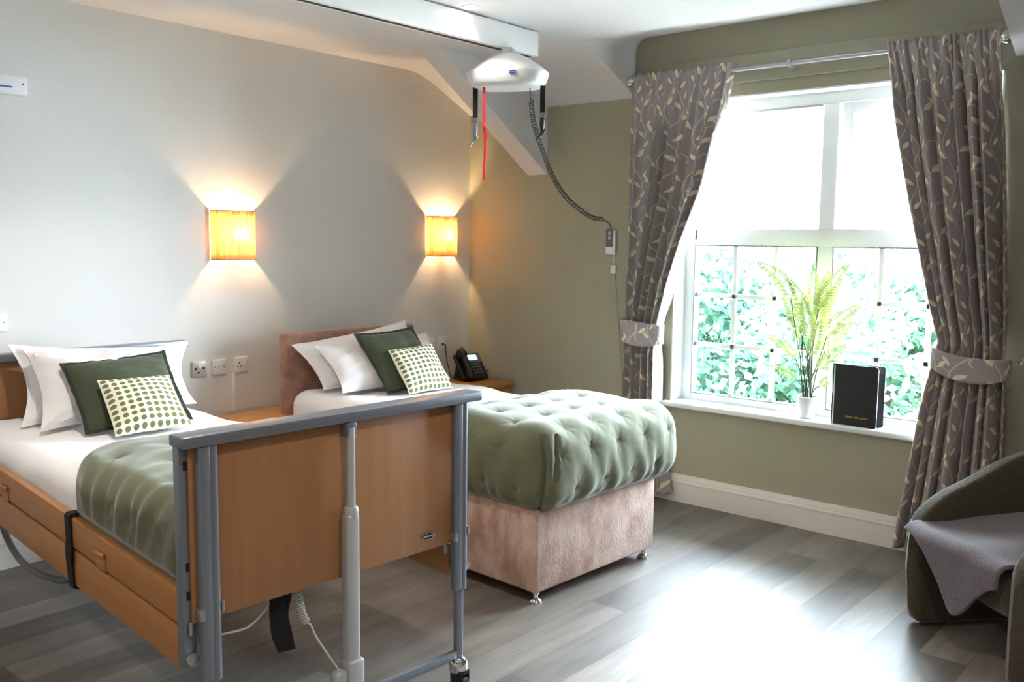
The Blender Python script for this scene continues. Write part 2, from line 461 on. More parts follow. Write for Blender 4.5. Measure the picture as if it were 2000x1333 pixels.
# ------------------------------------------------------------------ window
win = bpy.data.objects.new('window_1', None); C.objects.link(win); win['kind'] = 'structure'; win.location = (.13, -2.6, WZ0)
def wy(y): return y+2.6
FX0, FX1 = 0, .07      # frame depth (local x)
YG = [(-3.42, -2.647), (-2.557, -1.785)]   # right pane, left pane (world y)
ZT0, ZT1, ZH, ZG = 1.585, 1.685, 2.37, .668
f = MB()
Z = lambda z: z-WZ0
f.box((FX0, wy(WY0), Z(WZ0)), (FX1, wy(-3.42), Z(WZ1)), .004); f.box((FX0, wy(-1.785), Z(WZ0)), (FX1, wy(WY1), Z(WZ1)), .004)
f.box((FX0, wy(-3.42), Z(ZH)), (FX1, wy(-1.785), Z(WZ1)), .004); f.box((FX0, wy(-3.42), Z(WZ0)), (FX1, wy(-1.785), Z(ZG)), .004)
f.build('window_frame', M['upvc'], win)
MB().box((FX0, wy(-2.647), Z(ZG)), (FX1, wy(-2.557), Z(ZH)), .006).build('mullion', M['upvc'], win)
MB().box((FX0-.004, wy(-3.42), Z(ZT0)), (FX1, wy(-1.785), Z(ZT1)), .006).build('transom', M['upvc'], win)
# reveal lining and sill
rv = MB()
rv.box((-.128, wy(WY1)-.008, Z(WZ0)), (0, wy(WY1)+.002, Z(WZ1))); rv.box((-.128, wy(WY0)-.002, Z(WZ0)), (0, wy(WY0)+.008, Z(WZ1)))
rv.box((-.128, wy(WY0), Z(WZ1)-.008), (0, wy(WY1), Z(WZ1)+.002))
rv.build('reveal_lining', M['upvc'], win)
MB().box((-.185, wy(WY0)-.06, Z(.594)), (.01, wy(WY1)+.06, Z(.626)), .010, seg=4).build('window_sill', M['upvc'], win)
gb = MB()
for (a, c) in YG:
    for i in (1, 2):
        y = a+(c-a)*i/3; gb.box((.028, wy(y)-.014, Z(ZG)), (.046, wy(y)+.014, Z(ZT0)), .003)
        z = ZG+(ZT0-ZG)*i/3; gb.box((.028, wy(a), Z(z)-.014), (.046, wy(c), Z(z)+.014), .003)
gb.build('glazing_bars', M['upvc'], win)
for (a, c) in YG:
    MB().box((.035, wy(a), Z(ZG)), (.039, wy(c), Z(ZT0))).build('glass_pane', M['glass'], win, smooth=False)
for (a, c) in YG:
    gk = MB(); e = .005
    gk.box((-.0015, wy(a), Z(ZG)), (.03, wy(a)+e, Z(ZT0))).box((-.0015, wy(c)-e, Z(ZG)), (.03, wy(c), Z(ZT0)))
    gk.box((-.0015, wy(a), Z(ZG)), (.03, wy(c), Z(ZG)+e)).box((-.0015, wy(a), Z(ZT0)-e), (.03, wy(c), Z(ZT0)))
    gk.build('gasket', M['hose'], win, smooth=False)
MB().box((.035, wy(-2.557), Z(ZT1)), (.039, wy(-1.785), Z(ZH))).build('glass_pane', M['glass'], win, smooth=False)
MB().box((.004, wy(-2.55), Z(ZH)-.012), (.03, wy(-1.80), Z(ZH)+.006), .002).build('trickle_vent', M['grey_plate'], win)
# top hung sash, opened outwards at its foot
sash = bpy.data.objects.new('opening_sash', None); C.objects.link(sash); sash.parent = win
sash.location = (.03, wy(-3.03), Z(ZH)); sash.rotation_euler = (0, R(-9), 0)
sw, sh = .376, ZH-ZT1-.004
s_ = MB(); t_ = .055
s_.box((0, -sw, -sh), (.05, -sw+t_, 0), .005); s_.box((0, sw-t_, -sh), (.05, sw, 0), .005)
s_.box((0, -sw+t_, -t_), (.05, sw-t_, 0), .005); s_.box((0, -sw+t_, -sh), (.05, sw-t_, -sh+t_), .005)
s_.build('sash_frame', M['upvc'], sash)
MB().box((.022, -sw+t_, -sh+t_), (.026, sw-t_, -t_)).build('glass_pane', M['glass'], sash, smooth=False)
MB().box((-.004, wy(-1.80)-.0, Z(1.62)), (.0, wy(-1.80)+.02, Z(1.72)), .002).build('stay_bracket', M['grey_plate'], win)

# ------------------------------------------------------------------ adjustable bed (local: x across, y to the head, z up)
A1 = R(-2.4); O1 = (-2.67, -2.47, 0)
bed = thing('adjustable_bed', 'beech and grey metal adjustable care bed with tall footboard, nearer the viewer', 'bed', O1, A1)
MB().box((-.99, -.002, .555), (-.03, .016, 1.05), .003).build('footboard_panel', M['beech'], bed)
MB().box((-1.022, -.035, 1.046), (.082, .045, 1.078), .005).build('footboard_rail', M['grey_metal'], bed)
def leg_outer(u):
    m = MB()
    m.box((u-.030, -.028, .385), (u+.004, .0, 1.047), .006, seg=3); m.tube([(u+.013, -.012, .385), (u+.013, -.012, 1.047)], .017, 16)
    return m
for u, cu in ((-.945, -1.0), (-.006, .030)):
    leg_outer(u).build('leg', M['grey_metal'], bed)
    MB().box((u-.016, -.022, .128), (u+.016, .0, .40), .006, seg=3).build('inner_leg', M['grey_metal'], bed)
    ch = MB(); ch.box((cu-.012, .012, .43), (cu+.028, .046, 1.047), .003); ch.build('guide_channel', M['grey_metal'], bed)
    for z in (.70, .62, .98): MB().box((cu+.0, .0105, z), (cu+.010, .0125, z+.024)).build('channel_slot', M['socket_dark'], bed)
    MB().lathe([(0, -.012), (.016, -.012), (.018, -.008), (.018, .006), (0, .008)], 16, mtx=Matrix.Rotation(PI/2, 4, 'X'), org=(cu+.008, .004, .455)).build('bolt', M['silver'], bed)
    for lo3, hi3 in (((u-.038, -.032, .565), (u-.024, .006, .598)), ((u+.028, -.026, .575), (u+.038, .006, .608)), ((u-.055, .0, .52), (u-.042, .010, .56))):
        MB().box(lo3, hi3, .004).build('leg_clamp', M['silver'], bed)
MB().box((-.93, -.021, .135), (-.02, -.001, .165), .003).build('base_crossbar', M['grey_metal'], bed)
for u in (-.945, -.006):
    ca = bpy.data.objects.new('caster', None); C.objects.link(ca); ca.parent = bed; ca.location = (u, -.011, 0)
    MB().lathe([(0, .138), (.020, .138), (.030, .128), (.034, .112), (.033, .088), (.02, .086)], 24).build('caster_cap', M['chrome'], ca)
    wm = MB(); wm.lathe([(.012, -.014), (.034, -.014), (.038, -.009), (.038, .009), (.034, .014), (.012, .014)], 28, mtx=Matrix.Rotation(PI/2, 4, 'Y'), org=(0, -.012, .039)); wm.build('wheel', M['black_plastic'], ca)
    fk = MB(); fk.box((-.024, -.035, .035), (-.017, .018, .09), .004); fk.box((.017, -.035, .035), (.024, .018, .09), .004); fk.box((-.024, -.035, .078), (.024, .018, .095), .004); fk.build('fork', M['black_plastic'], ca)
# lifting column
act = bpy.data.objects.new('lift_actuator', None); C.objects.link(act); act.parent = bed; act.location = (-.482, -.03, 0)
MB().tube([(0, 0, .74), (0, 0, 1.03)], .0145, 18).build('inner_tube', M['light_grey'], act)
MB().box((-.019, -.010, 1.0), (.019, .028, 1.045), .004).build('top_bracket', M['grey_metal'], act)
ot = MB(); ot.box((-.026, -.022, .27), (.022, .022, .765), .014, seg=4); ot.lathe([(.0, .785), (.020, .785), (.0235, .777), (.024, .75)], 20); ot.build('outer_tube', M['light_grey'], act)
mt = MB(); mt.box((-.028, -.028, .10), (.032, .028, .30), .012, seg=3); mt.box((-.075, -.022, .12), (-.026, .02, .275), .016, seg=4); mt.tube([(-.06, 0, .20), (-.185, .0, .205)], .036, 20); mt.box((-.055, -.027, .19), (-.035, -.02, .24), .004)
mt.build('motor_housing', M['light_grey'], act)
# badge
bd = MB(); bd.lathe([(0, .0), (.030, 0), (.030, .002), (0, .002)], 32, mtx=Matrix.Diagonal((1, .42, 1, 1))); 
bdm = frame_mtx((-.142, -.0035, .605), (1,0,0), (0,0,1), (0,-1,0))
bd.v = [tuple(bdm @ V(p)) for p in bd.v]; bo = bd.build('badge', M['badge'], bed)
rg = MB().lathe([(.026, 0), (.0275, .0006), (.029, 0)], 32, mtx=Matrix.Diagonal((1, .40, 1, 1))); rgm = frame_mtx((-.142, -.0058, .605), (1,0,0), (0,0,1), (0,-1,0))
rg.v = [tuple(rgm @ V(p)) for p in rg.v]; rg.build('badge_rim', M['white_plastic'], bo)
text_mesh('badge_lettering', 'INVACARE', .0088, M['white_plastic'], bo, frame_mtx((-.142, -.0062, .605), (1,0,0), (0,0,1), (0,-1,0)), .2)
# side rails: two boards each side, rising slightly to the head
def sheared(u0, u1, z0, z1, w0=.05, w1=2.06, bev=.004):
    m = MB(); m.box((u0, w0, z0), (u1, w1, z1), bev)
    m.v = [(p[0], p[1], p[2]+.066*(p[1]-.03)) for p in m.v]; return m
for (u0, u1, hs) in ((-1.002, -.976, -1), (.0, .026, 1)):
    up = sheared(u0, u1, .538, .637).build('side_rail', M['beech_rail'], bed)
    lo_ = sheared(u0, u1, .411, .529).build('side_rail', M['beech_rail'], bed)
    for wc, zc in ((.55, .598), (1.375, .65)):
        uo = u0 if hs < 0 else u1
        h = MB(); h.box((min(uo, uo+hs*.012), wc-.035, zc+.014), (max(uo, uo+hs*.012), wc+.035, zc+.028), .004); h.box((min(uo, uo+hs*.003), wc-.033, zc-.03), (max(uo, uo+hs*.003), wc+.033, zc+.014), .001)
        h.build('rail_grip', M['beech_rail'], up)
MB().box((-1.02, 2.085, .50), (.06, 2.103, 1.05), .003).build('headboard_panel', M['beech'], bed)
MB().box((-1.045, 2.06, 1.048), (.09, 2.13, 1.082), .005).build('headboard_rail', M['grey_metal'], bed)
for u in (-.97, -.01):
    MB().box((u-.02, 2.066, .0), (u+.02, 2.084, 1.05), .004).build('leg', M['grey_metal'], bed)
pf = MB(); pf.box((-.95, .06, .565), (-.03, .10, .60)); pf.box((-.95, 2.0, .565), (-.03, 2.04, .60)); pf.box((-.93, .10, .565), (-.89, 2.0, .60)); pf.box((-.09, .10, .565), (-.05, 2.0, .60))
pf.build('mattress_platform', M['grey_metal'], bed)
# webbing strap over the left rail
st = MB(); wv = .785
zt = .637+.066*wv
path = [(-.966, .53), (-.970, zt+.003), (-.976, zt+.009), (-1.002, zt+.009), (-1.009, zt+.003), (-1.008, .60), (-1.012, .55), (-1.008, .455), (-.985, .445)]
for i in range(len(path)-1):
    (a0, z0), (a1, z1) = path[i], path[i+1]
    dn = V((-(z1-z0), a1-a0)).normalized()*.0022
    wa = .02
    sk = lambda z: -.05*(zt-z)
    st.add([(a0-dn.x, wv-wa+sk(z0), z0-dn.y), (a0-dn.x, wv+wa+sk(z0), z0-dn.y), (a1-dn.x, wv+wa+sk(z1), z1-dn.y), (a1-dn.x, wv-wa+sk(z1), z1-dn.y),
            (a0+dn.x, wv-wa+sk(z0), z0+dn.y), (a0+dn.x, wv+wa+sk(z0), z0+dn.y), (a1+dn.x, wv+wa+sk(z1), z1+dn.y), (a1+dn.x, wv-wa+sk(z1), z1+dn.y)],
           [(0,1,2,3), (4,5,6,7), (0,1,5,4), (2,3,7,6), (1,2,6,5), (0,3,7,4)])
st.box((-1.017, wv-.026-.01, .545), (-1.009, wv+.02-.01, .60), .003)
st.build('rail_strap', M['black_web'], bed)
# loose webbing loop, coiled lead and cables under the footboard
lp = MB()
def ribbon(mb, pts, wd, axis, th=.002):
    pts = [V(p) for p in pts]; axis = V(axis).normalized(); vs = []
    for i, p in enumerate(pts):
        T = (pts[min(i+1, len(pts)-1)]-pts[max(i-1, 0)]).normalized(); nn = T.cross(axis).normalized()*th
        wdi = wd[i] if isinstance(wd, list) else wd
        vs += [p-axis*wdi-nn, p+axis*wdi-nn, p+axis*wdi+nn, p-axis*wdi+nn]
    fs = []
    for i in range(len(pts)-1):
        for j in range(4): fs.append((4*i+j, 4*i+(j+1)%4, 4*i+4+(j+1)%4, 4*i+4+j))
    fs += [(0,1,2,3), tuple(4*(len(pts)-1)+j for j in range(4))]
    mb.add(vs, fs); return mb
ribbon(lp, spline([(-0.680, .06, .60), (-0.687, .06, .54), (-0.692, .055, .47), (-0.687, .05, .41), (-0.670, .045, .36)], 6), .024, (1, -.7, .25))
ribbon(lp, spline([(-0.655, .07, .60), (-0.660, .065, .53), (-0.677, .06, .47), (-0.673, .05, .42), (-0.665, .043, .36)], 6), .022, (1, -.8, .2))
lp.build('webbing_loop', M['black_web'], bed)
cp = spline([(-.625, .06, .56), (-.617, .055, .50), (-.610, .05, .455), (-.598, .045, .425)], 5)
cw = coil(cp, .012, 16, .003); cw.tube(spline([cp[-1], (-.585, .04, .415), (-.575, .03, .38), (-.55, .0, .32), (-.53, -.03, .27), (-.527, -.05, .235)], 6), .0035, 8)
cw.build('coiled_lead', M['cable_grey'], bed)
MB().tube(spline([(-.88, .05, .475), (-.80, .05, .47), (-.75, .05, .495), (-.72, .06, .52), (-.735, .07, .55)], 6), .0035, 8).build('cable', M['cable_grey'], bed)
bx = MB(); bx.box((-.53, .09, .515), (-.43, .17, .56), .008); bx.build('under_bed_motor', M['black_plastic'], bed)
hs = MB().tube(spline([(-.80, 2.06, .50), (-.77, 2.16, .30), (-.75, 2.07, .18), (-.75, 1.88, .157), (-.75, 1.66, .178), (-.75, 1.50, .215), (-.74, 1.36, .32), (-.72, 1.30, .56)], 8), .014, 12)
hs.build('grey_hose', M['hose'], bed)

# bedding of the adjustable bed
def duvet_disp(seed, amp=.009):
    def d(p, n):
        a = nz(p, 3, seed)*amp + nz(V((p.x*2.2, p.y*9, p.z*2)), 1.3, seed+3)*amp*.9 + nz(V((p.x*14+p.z*6, p.y*7, p.z*3)), 1, seed+5)*amp*.5
        return p + n*a
    return d
dv = rbox((-.970, .055, .603), (-.035, 2.05, .805), .075, .03, duvet_disp(1))
o = dv.build('white_duvet', M['cotton'], weld=True); place(o, O1, A1); tag(o, 'smooth white bedding on the adjustable care bed nearer the viewer', 'bedding')

# quilts: tufted velvet
def tuft_disp(tufts, H=.030, sig=.075, seed=0, extra=None):
    def d(p, n):
        best = 1e9; bt = None
        for t in tufts:
            q = (t-p).length_squared
            if q < best: best = q; bt = t
        dd = math.sqrt(best)
        h = H*(1-.62*math.exp(-(dd/.019)**1.1)-.38*math.exp(-(dd/sig)**2))
        r = p-bt; a = V((0,0,1)) if abs(n.z) < .8 else V((1,0,0))
        e1 = n.cross(a).normalized(); e2 = n.cross(e1)
        ang = math.atan2(r.dot(e2), r.dot(e1))
        h += .0032*math.sin(8*ang+seed+bt.x*40)*math.exp(-(dd/.045)**2)*min(1, dd/.01)
        h += .006*nz(p, 5, seed)
        q = p+n*h
        return extra(p, n, q) if extra else q
    return d
def tuft_grid(lo, hi, su, sv, zt, sides):
    T = []; lo, hi = V(lo), V(hi)
    nx = int((hi.x-lo.x)/su); ny = int((hi.y-lo.y)/sv)
    for j in range(ny+2):
        for i in range(nx+2):
            x = lo.x+(i+.25+.5*(j % 2))*su-.05; y = lo.y+(j+.3)*sv
            if lo.x+.03 < x < hi.x-.03 and lo.y+.03 < y < hi.y-.05: T.append(V((x, y, hi.z)))
    for k, z in enumerate((hi.z-.10, hi.z-.26)):
        if z < lo.z+.06: continue
        for i in range(nx+2):
            x = lo.x+(i+.05+.5*((k+1) % 2))*su
            if lo.x+.04 < x < hi.x-.02 and 'f' in sides: T.append(V((x, lo.y, z)))
        for j in range(ny+2):
            y = lo.y+(j+.25+.5*((k) % 2))*sv
            if y < hi.y-.04:
                if 'l' in sides: T.append(V((lo.x, y, z)))
                if 'r' in sides: T.append(V((hi.x, y, z)))
    return T
A2 = R(-2.6); O2 = (-1.892, -2.195, 0)
qlo, qhi = V((-.05, -.075, .42)), V((1.005, .70, .785))
T2 = tuft_grid(qlo, qhi, .205, .20, 0, 'flr')
def fold2(p, n, q):
    # gathered pleat on the near foot corner
    c = V((-.02, -.05)); dx = p.x-c.x; dy = p.y-c.y
    if p.z < .75 and abs(dx) < .12 and abs(dy) < .12:
        s = (dx-dy) + .012*math.sin(p.z*17)
        q = q - n*.022*math.exp(-(s/.012)**2)*min(1, (.78-p.z)/.08)
        q = q - n*.016*math.exp(-((s-.055-.12*(p.z-.6))/.012)**2)*min(1, max(0, (p.z-.56)/.06))
    # hem drawn in towards the base
    k = max(0, (.53-p.z)/.11)
    if k > 0:
        q.x += (.03 if p.x < .4 else -.03)*k*k if abs(n.x) > .3 else 0
        q.y += .03*k*k if n.y < -.3 else 0
    # long soft pleats on the sides
    if abs(n.z) < .6:
        q = q + n*.0045*math.sin((p.y if abs(n.x) > .6 else p.x)*62+5*nz(p, 4))*(1-min(1, max(0, (p.z-.44)/.30)))
    return q
q2 = rbox(qlo, qhi, .13, .0095, tuft_disp(T2, .026, .07, 2, fold2), keep=lambda c: not (c.z < .428) and not (c.y > .64 and c.z < .715))
o = q2.build('green_quilt', M['velvet'], weld=True); place(o, O2, A2); tag(o, 'sage green velvet tufted quilt folded over the foot of the pink divan bed', 'quilt')
tb = MB()
q1lo, q1hi = V((-.968, .06, .60)), V((-.03, 1.04, .845))
T1 = tuft_grid(q1lo, q1hi, .24, .23, 0, '')
T1 = [t for t in T1] + [V((-.975, y, .76)) for y in (.2, .43, .66)]
def fold1(p, n, q):
    # far edge curls round towards the near side
    if n.x < -.2 or p.x < -.75:
        k = max(0, (-.72-p.x)/.25); q.y -= .28*k*k*max(0, (p.y-.3)/.75)
    q = q + n*.0045*math.sin(p.y*58+p.z*9+6*nz(p, 3))*(max(0, min(1, (-.5-p.x)/.35)))*math.exp(-((p.z-.78)/.09)**2)
    lim = .64+.066*q.y
    if q.z < lim+.03: q.x = max(q.x, -.974 if q.z < lim else -.974-.02*(q.z-lim)/.03)
    return q
q1 = rbox(q1lo, q1hi, .085, .010, tuft_disp(T1, .026, .085, 9, fold1), keep=lambda c: c.z > .612 and not (c.y > .97 and c.z < .79))
o = q1.build('green_quilt', M['velvet'], weld=True); place(o, O1, A1); tag(o, 'olive green velvet tufted quilt across the foot of the adjustable care bed', 'quilt')

# ------------------------------------------------------------------ divan bed
div = thing('divan_bed', 'pink chenille single divan bed by the corner, on chrome glides', 'bed', O2, A2)
MB().box((0, 0, .055), (.9, 1.87, .43), .014, seg=3).build('base', M['chenille'], div)
MB().box((-.035, 1.88, .06), (.925, 1.955, 1.064), .018, seg=3).build('headboard', M['chenille_dark'], div)
for x, y in ((.04, .035), (.86, .035), (.04, 1.82), (.86, 1.82)):
    MB().lathe([(0, 0), (.028, 0), (.029, .008), (.022, .018), (.012, .024), (.010, .036), (.016, .042), (.016, .055), (0, .055)], 24, org=(x, y, 0)).build('foot', M['chrome'], div)
dv = rbox((-.028, .02, .425), (.935, 1.872, .742), .085, .03, duvet_disp(4, .009))
o = dv.build('white_duvet', M['cotton'], weld=True); place(o, O2, A2); tag(o, 'smooth white bedding on the pink divan bed by the corner', 'bedding')

# ------------------------------------------------------------------ pillows and cushions
def pillow_mesh(BL, BR, TL, TR, th, pinch=.05, seed=0, n=30, wr=.006, exp=.55, nudge=None):
    BL, BR, TL, TR = map(V, (BL, BR, TL, TR)); ctr = (BL+BR+TL+TR)/4
    ex = (BR-BL); ey = (TL-BL); nn = ex.cross(ey).normalized()
    mb = MB()
    for sg in (1, -1):
        def P(s, t):
            a, b = 2*s-1, 2*t-1
            a2 = a*(1-pinch*(1-b*b)); b2 = b*(1-pinch*(1-a*a))
            s2, t2 = (a2+1)/2, (b2+1)/2
            p = (BL*(1-s2)+BR*s2)*(1-t2)+(TL*(1-s2)+TR*s2)*t2
            e = max(0, (1-a*a)*(1-b*b))**exp
            h = th/2*e*(1+.12*nz(V((a, b, seed)), 1.6))
            h += wr*nz(V((a*2.5, b*3.5, seed+4+sg)), 1.7)*min(1, e*2.5)
            # small creases radiating from the corners
            for cx, cy in ((-1,-1), (1,-1), (-1,1), (1,1)):
                dx, dy = a-cx, b-cy; rr = math.hypot(dx, dy)
                if rr < .9: h += wr*.55*math.sin(9*math.atan2(dy, dx))*math.exp(-(rr/.35)**2)*min(1, rr*4)
            p = p + nn*sg*h
            p = p + nn*.006*nz(V((a*1.5, b*1.5, seed+9)), 1)
            return nudge(p, a, b) if nudge else p
        mb.grid(P, n, n)
    return mb
def flange(BL, BR, TL, TR, wd, seed, pinch=.05, n=30, th=.003):
    BL, BR, TL, TR = map(V, (BL, BR, TL, TR)); nn = (BR-BL).cross(TL-BL).normalized(); c = (BL+BR+TL+TR)/4
    W = (BR-BL).length; mb = MB(); ring = []
    for k in range(4*n):
        e, f_ = divmod(k, n); x = 2*f_/n-1
        ring.append([(x,-1), (1,x), (-x,1), (-1,-x)][e])
    vs = []
    def pt(a, b, sc):
        a2 = a*(1-pinch*(1-b*b)); b2 = b*(1-pinch*(1-a*a)); a2 *= sc; b2 *= sc
        s2, t2 = (a2+1)/2, (b2+1)/2
        return (BL*(1-s2)+BR*s2)*(1-t2)+(TL*(1-s2)+TR*s2)*t2 + nn*.006*nz(V((a*1.5, b*1.5, seed+9)), 1)
    sc = 1+2*wd/W
    for (a, b) in ring:
        wob = nn*.006*nz(V((a*4, b*4, seed)), 1.5)
        vs += [pt(a, b, .975)+nn*th, pt(a, b, sc)+nn*th*.6+wob, pt(a, b, sc)-nn*th*.6+wob, pt(a, b, .975)-nn*th]
    m = len(ring); fs = []
    for i in range(m):
        j = (i+1) % m
        for q in range(4): fs.append((4*i+q, 4*i+(q+1) % 4, 4*j+(q+1) % 4, 4*j+q))
    mb.add(vs, fs); return mb
def pillow(bedo, a, name, label, cat, m, corners, th, seed, edge=None, **kw):
    ctr = sum((V(c) for c in corners), V((0,0,0)))/4; base = V((ctr.x, ctr.y, min(c[2] for c in corners)))
    wl = Matrix.Translation(V(bedo)) @ Matrix.Rotation(a, 4, 'Z')
    cs = [V(c)-base for c in corners]
    if edge:
        t = thing(name, label, cat, wl @ base, a)
        pillow_mesh(*cs, th, seed=seed, **kw).build('cover', m, t, weld=True)
        flange(*cs, edge[1], seed, pinch=kw.get('pinch', .05)).build('flange', edge[0], t)
        return t
    o = pillow_mesh(*cs, th, seed=seed, **kw).build(name, m, weld=True); place(o, wl @ base, a); tag(o, label, cat); return o
pillow(O1, A1, 'white_pillow', 'white pillow at the back on the adjustable bed, against its grey topped headboard', 'pillow', M['cotton'],
       [(-.80, 1.76, .815), (-.035, 1.78, .815), (-.757, 2.00, 1.125), (.045, 2.0, 1.068)], .19, 1, edge=(M['cotton'], .012), pinch=.13, wr=.010)
pillow(O1, A1, 'white_pillow', 'white pillow on the adjustable bed directly behind the plain dark green cushion', 'pillow', M['cotton'],
       [(-.800, 1.58, .815), (-.16, 1.60, .815), (-.747, 1.88, 1.115), (-.125, 1.88, 1.085)], .20, 2, wr=.016, pinch=.12)
pillow(O1, A1, 'green_cushion', 'plain dark green cushion with flanged edge on the adjustable bed', 'cushion', M['dark_green'],
       [(-.675, 1.42, .825), (-.25, 1.42, .825), (-.655, 1.70, 1.060), (-.222, 1.70, 1.078)], .13, 3, edge=(M['dark_green_edge'], .014), wr=.004)
pillow(O1, A1, 'dotted_cushion', 'small cream cushion with green dots on the adjustable bed', 'cushion', M['dots'],
       [(-.62, 1.30, .815), (-.30, 1.30, .818), (-.597, 1.51, 1.013), (-.288, 1.51, 1.003)], .12, 4, wr=.002, pinch=.03)
pillow(O2, A2, 'white_pillow', 'white pillow against the brown divan headboard, its corner raised behind the green cushion', 'pillow', M['cotton'],
       [(.05, 1.63, .765), (.87, 1.63, .765), (-.01, 1.84, 1.0), (.80, 1.84, 1.09)], .17, 5, edge=(M['cotton'], .010), pinch=.08, wr=.010)
pillow(O2, A2, 'white_pillow', 'plump white pillow lying in front of the other pillow on the divan bed', 'pillow', M['cotton'],
       [(.05, 1.46, .765), (.84, 1.45, .765), (.05, 1.72, 1.0), (.89, 1.73, 1.02)], .17, 6, wr=.014, pinch=.08)
pillow(O2, A2, 'green_cushion', 'plain dark green cushion with flanged edge on the divan bed', 'cushion', M['dark_green'],
       [(.26, 1.33, .765), (.665, 1.33, .765), (.25, 1.60, 1.055), (.655, 1.60, 1.072)], .13, 7, edge=(M['dark_green_edge'], .014), wr=.004)
pillow(O2, A2, 'dotted_cushion', 'small cream cushion with green dots on the divan bed', 'cushion', M['dots'],
       [(.325, 1.23, .757), (.645, 1.23, .757), (.338, 1.43, .982), (.668, 1.43, .996)], .11, 8, wr=.002, pinch=.03)

# ------------------------------------------------------------------ bedside cabinets
def cabinet(label, x0, x1, y0, zt):
    t = thing('bedside_cabinet', label, 'bedside cabinet', ((x0+x1)/2, -.02, 0)); w_ = (x1-x0)/2; d = y0+.02
    MB().box((-w_, d, zt-.034), (w_, 0, zt), .006).build('top', M['oak_top'], t)
    MB().box((-w_+.012, d+.02, .06), (w_-.012, 0, zt-.034), .003).build('body', M['oak_top'], t)
    MB().box((-w_+.02, d+.035, .0), (w_-.02, 0, .06)).build('plinth', M['oak_top'], t)
    for i, (z0, z1) in enumerate(((.07, .30), (.31, zt-.045))):
        dr = MB().box((-w_+.02, d+.002, z0), (w_-.02, d+.02, z1), .003).build('drawer', M['oak_top'], t)
        MB().lathe([(0, -.02), (.012, -.018), (.014, -.01), (.006, 0)], 14, mtx=Matrix.Rotation(-PI/2, 4, 'X'), org=(0, d+.002, (z0+z1)/2)).build('knob', M['silver'], dr)
    return t
cabinet('honey oak bedside cabinet standing between the two beds', -2.13, -1.69, -.43, .600)
cabinet('honey oak bedside cabinet in the corner under the black telephone', -.47, -.028, -.455, .610)

# ------------------------------------------------------------------ telephone
ph = thing('telephone', 'black desk telephone with lit blue screen on the corner cabinet', 'telephone', (-.190, -.20, .6105), R(-10)); ph.scale = (1.13, 1.13, 1.13)
tilt = Matrix.Rotation(R(52), 4, 'X')
bm_ = MB(); bm_.box((-.10, -.085, -.012), (.095, .10, .012), .007, mtx=Matrix.Translation((.0, -.005, .078)) @ tilt, seg=3); bm_.build('body', M['black_plastic'], ph)
sd = MB(); sd.prism([(-.055, 0), (.085, 0), (.085, .012), (.050, .12), (.040, .12)], 0, -.07, .065); sd.build('stand', M['black_plastic'], ph)
fr = Matrix.Translation((.0, -.005, .078)) @ tilt
MB().box((-.030, .030, .012), (.085, .092, .0145), .002, mtx=fr).build('screen_bezel', M['handset_grey'], ph)
MB().box((-.018, .046, .0142), (.062, .084, .0158), 0, mtx=fr).build('screen', M['screen'], ph, smooth=False)
for r_ in range(4):
    for c_ in range(3):
        MB().box((.0+c_*.024, .012-r_*.021, .011), (.017+c_*.024, .024-r_*.021, .0150), .0015, mtx=fr).build('key', M['handset_grey'], ph)
hh = MB(); hp = [(-.066, .105, .036), (-.062, .07, .046), (-.062, .03, .05), (-.062, -.02, .05), (-.062, -.055, .044), (-.062, -.080, .030)]
hh.tube([fr @ V(p) for p in spline(hp, 4)], [.034 if i < 6 else (.023 if i < 15 else .030) for i in range(21)], 14, flat=.8)
hh.build('handset', M['black_plastic'], ph)
MB().tube(spline([(.085, -.02, .012), (.13, .02, .014), (.16, .035, .045), (.185, .03, .035), (.178, .03, .003)], 6), .0028, 8).build('cord', M['black_plastic'], ph)
MB().tube(spline([(-.02, .09, .01), (-.16, .115, .006), (-.185, .105, .03)], 6), .0028, 8).build('line_cord', M['black_plastic'], ph)

# ------------------------------------------------------------------ sockets on the headboard wall
def plate(name, label, cat, x, z, m, w_=.087, h_=.087, kind='socket', group=None):
    t = thing(name, label, cat, (x, 0, z), 0, group)
    MB().box((-w_/2, -.012, -h_/2), (w_/2, .0, h_/2), .003).build('plate', m, t)
    def hole(nm, lo3, hi3): MB().box(lo3, hi3).build(nm, M['socket_dark'], t)
    def disc(nm, a_, z_, r_): MB().lathe([(0, -.002), (r_, -.002), (r_, .001), (0, .001)], 12, mtx=Matrix.Rotation(PI/2, 4, 'X'), org=(a_, -.013, z_)).build(nm, M['socket_dark'], t)
    if kind == 'socket':
        hole('pin_slot', (-.030, -.0135, -.012), (-.022, -.011, -.007)); hole('pin_slot', (-.006, -.0135, -.012), (.002, -.011, -.007)); hole('pin_slot', (-.016, -.0135, .006), (-.011, -.011, .016))
        MB().box((.018, -.020, .0), (.034, -.010, .026), .002).build('rocker', m, t)
    elif kind == 'tv':
        disc('outlet', -.024, .002, .007); disc('outlet', .024, .002, .007); disc('outlet', -.008, -.02, .006)
        MB().box((-.012, -.018, .004), (.008, -.010, .024), .002).build('aerial_boss', M['white_plastic'], t)
    elif kind == 'fuse':
        hole('screw', (-.03, -.0135, -.003), (-.026, -.011, .003)); hole('screw', (.026, -.0135, -.003), (.03, -.011, .003))
        MB().box((-.014, -.018, -.008), (-.002, -.010, .016), .002).build('rocker', m, t)
    elif kind == 'phone':
        hole('jack', (-.008, -.0135, -.018), (.010, -.011, .0))
    return t
plate('aerial_socket', 'grey aerial outlet plate beside the white pillow of the adjustable bed', 'wall socket', -2.196, .868, M['grey_plate'], kind='tv')
plate('fused_spur', 'white switch plate on the wall between the grey plate and the plug socket', 'wall socket', -2.072, .868, M['white_plastic'], kind='fuse')
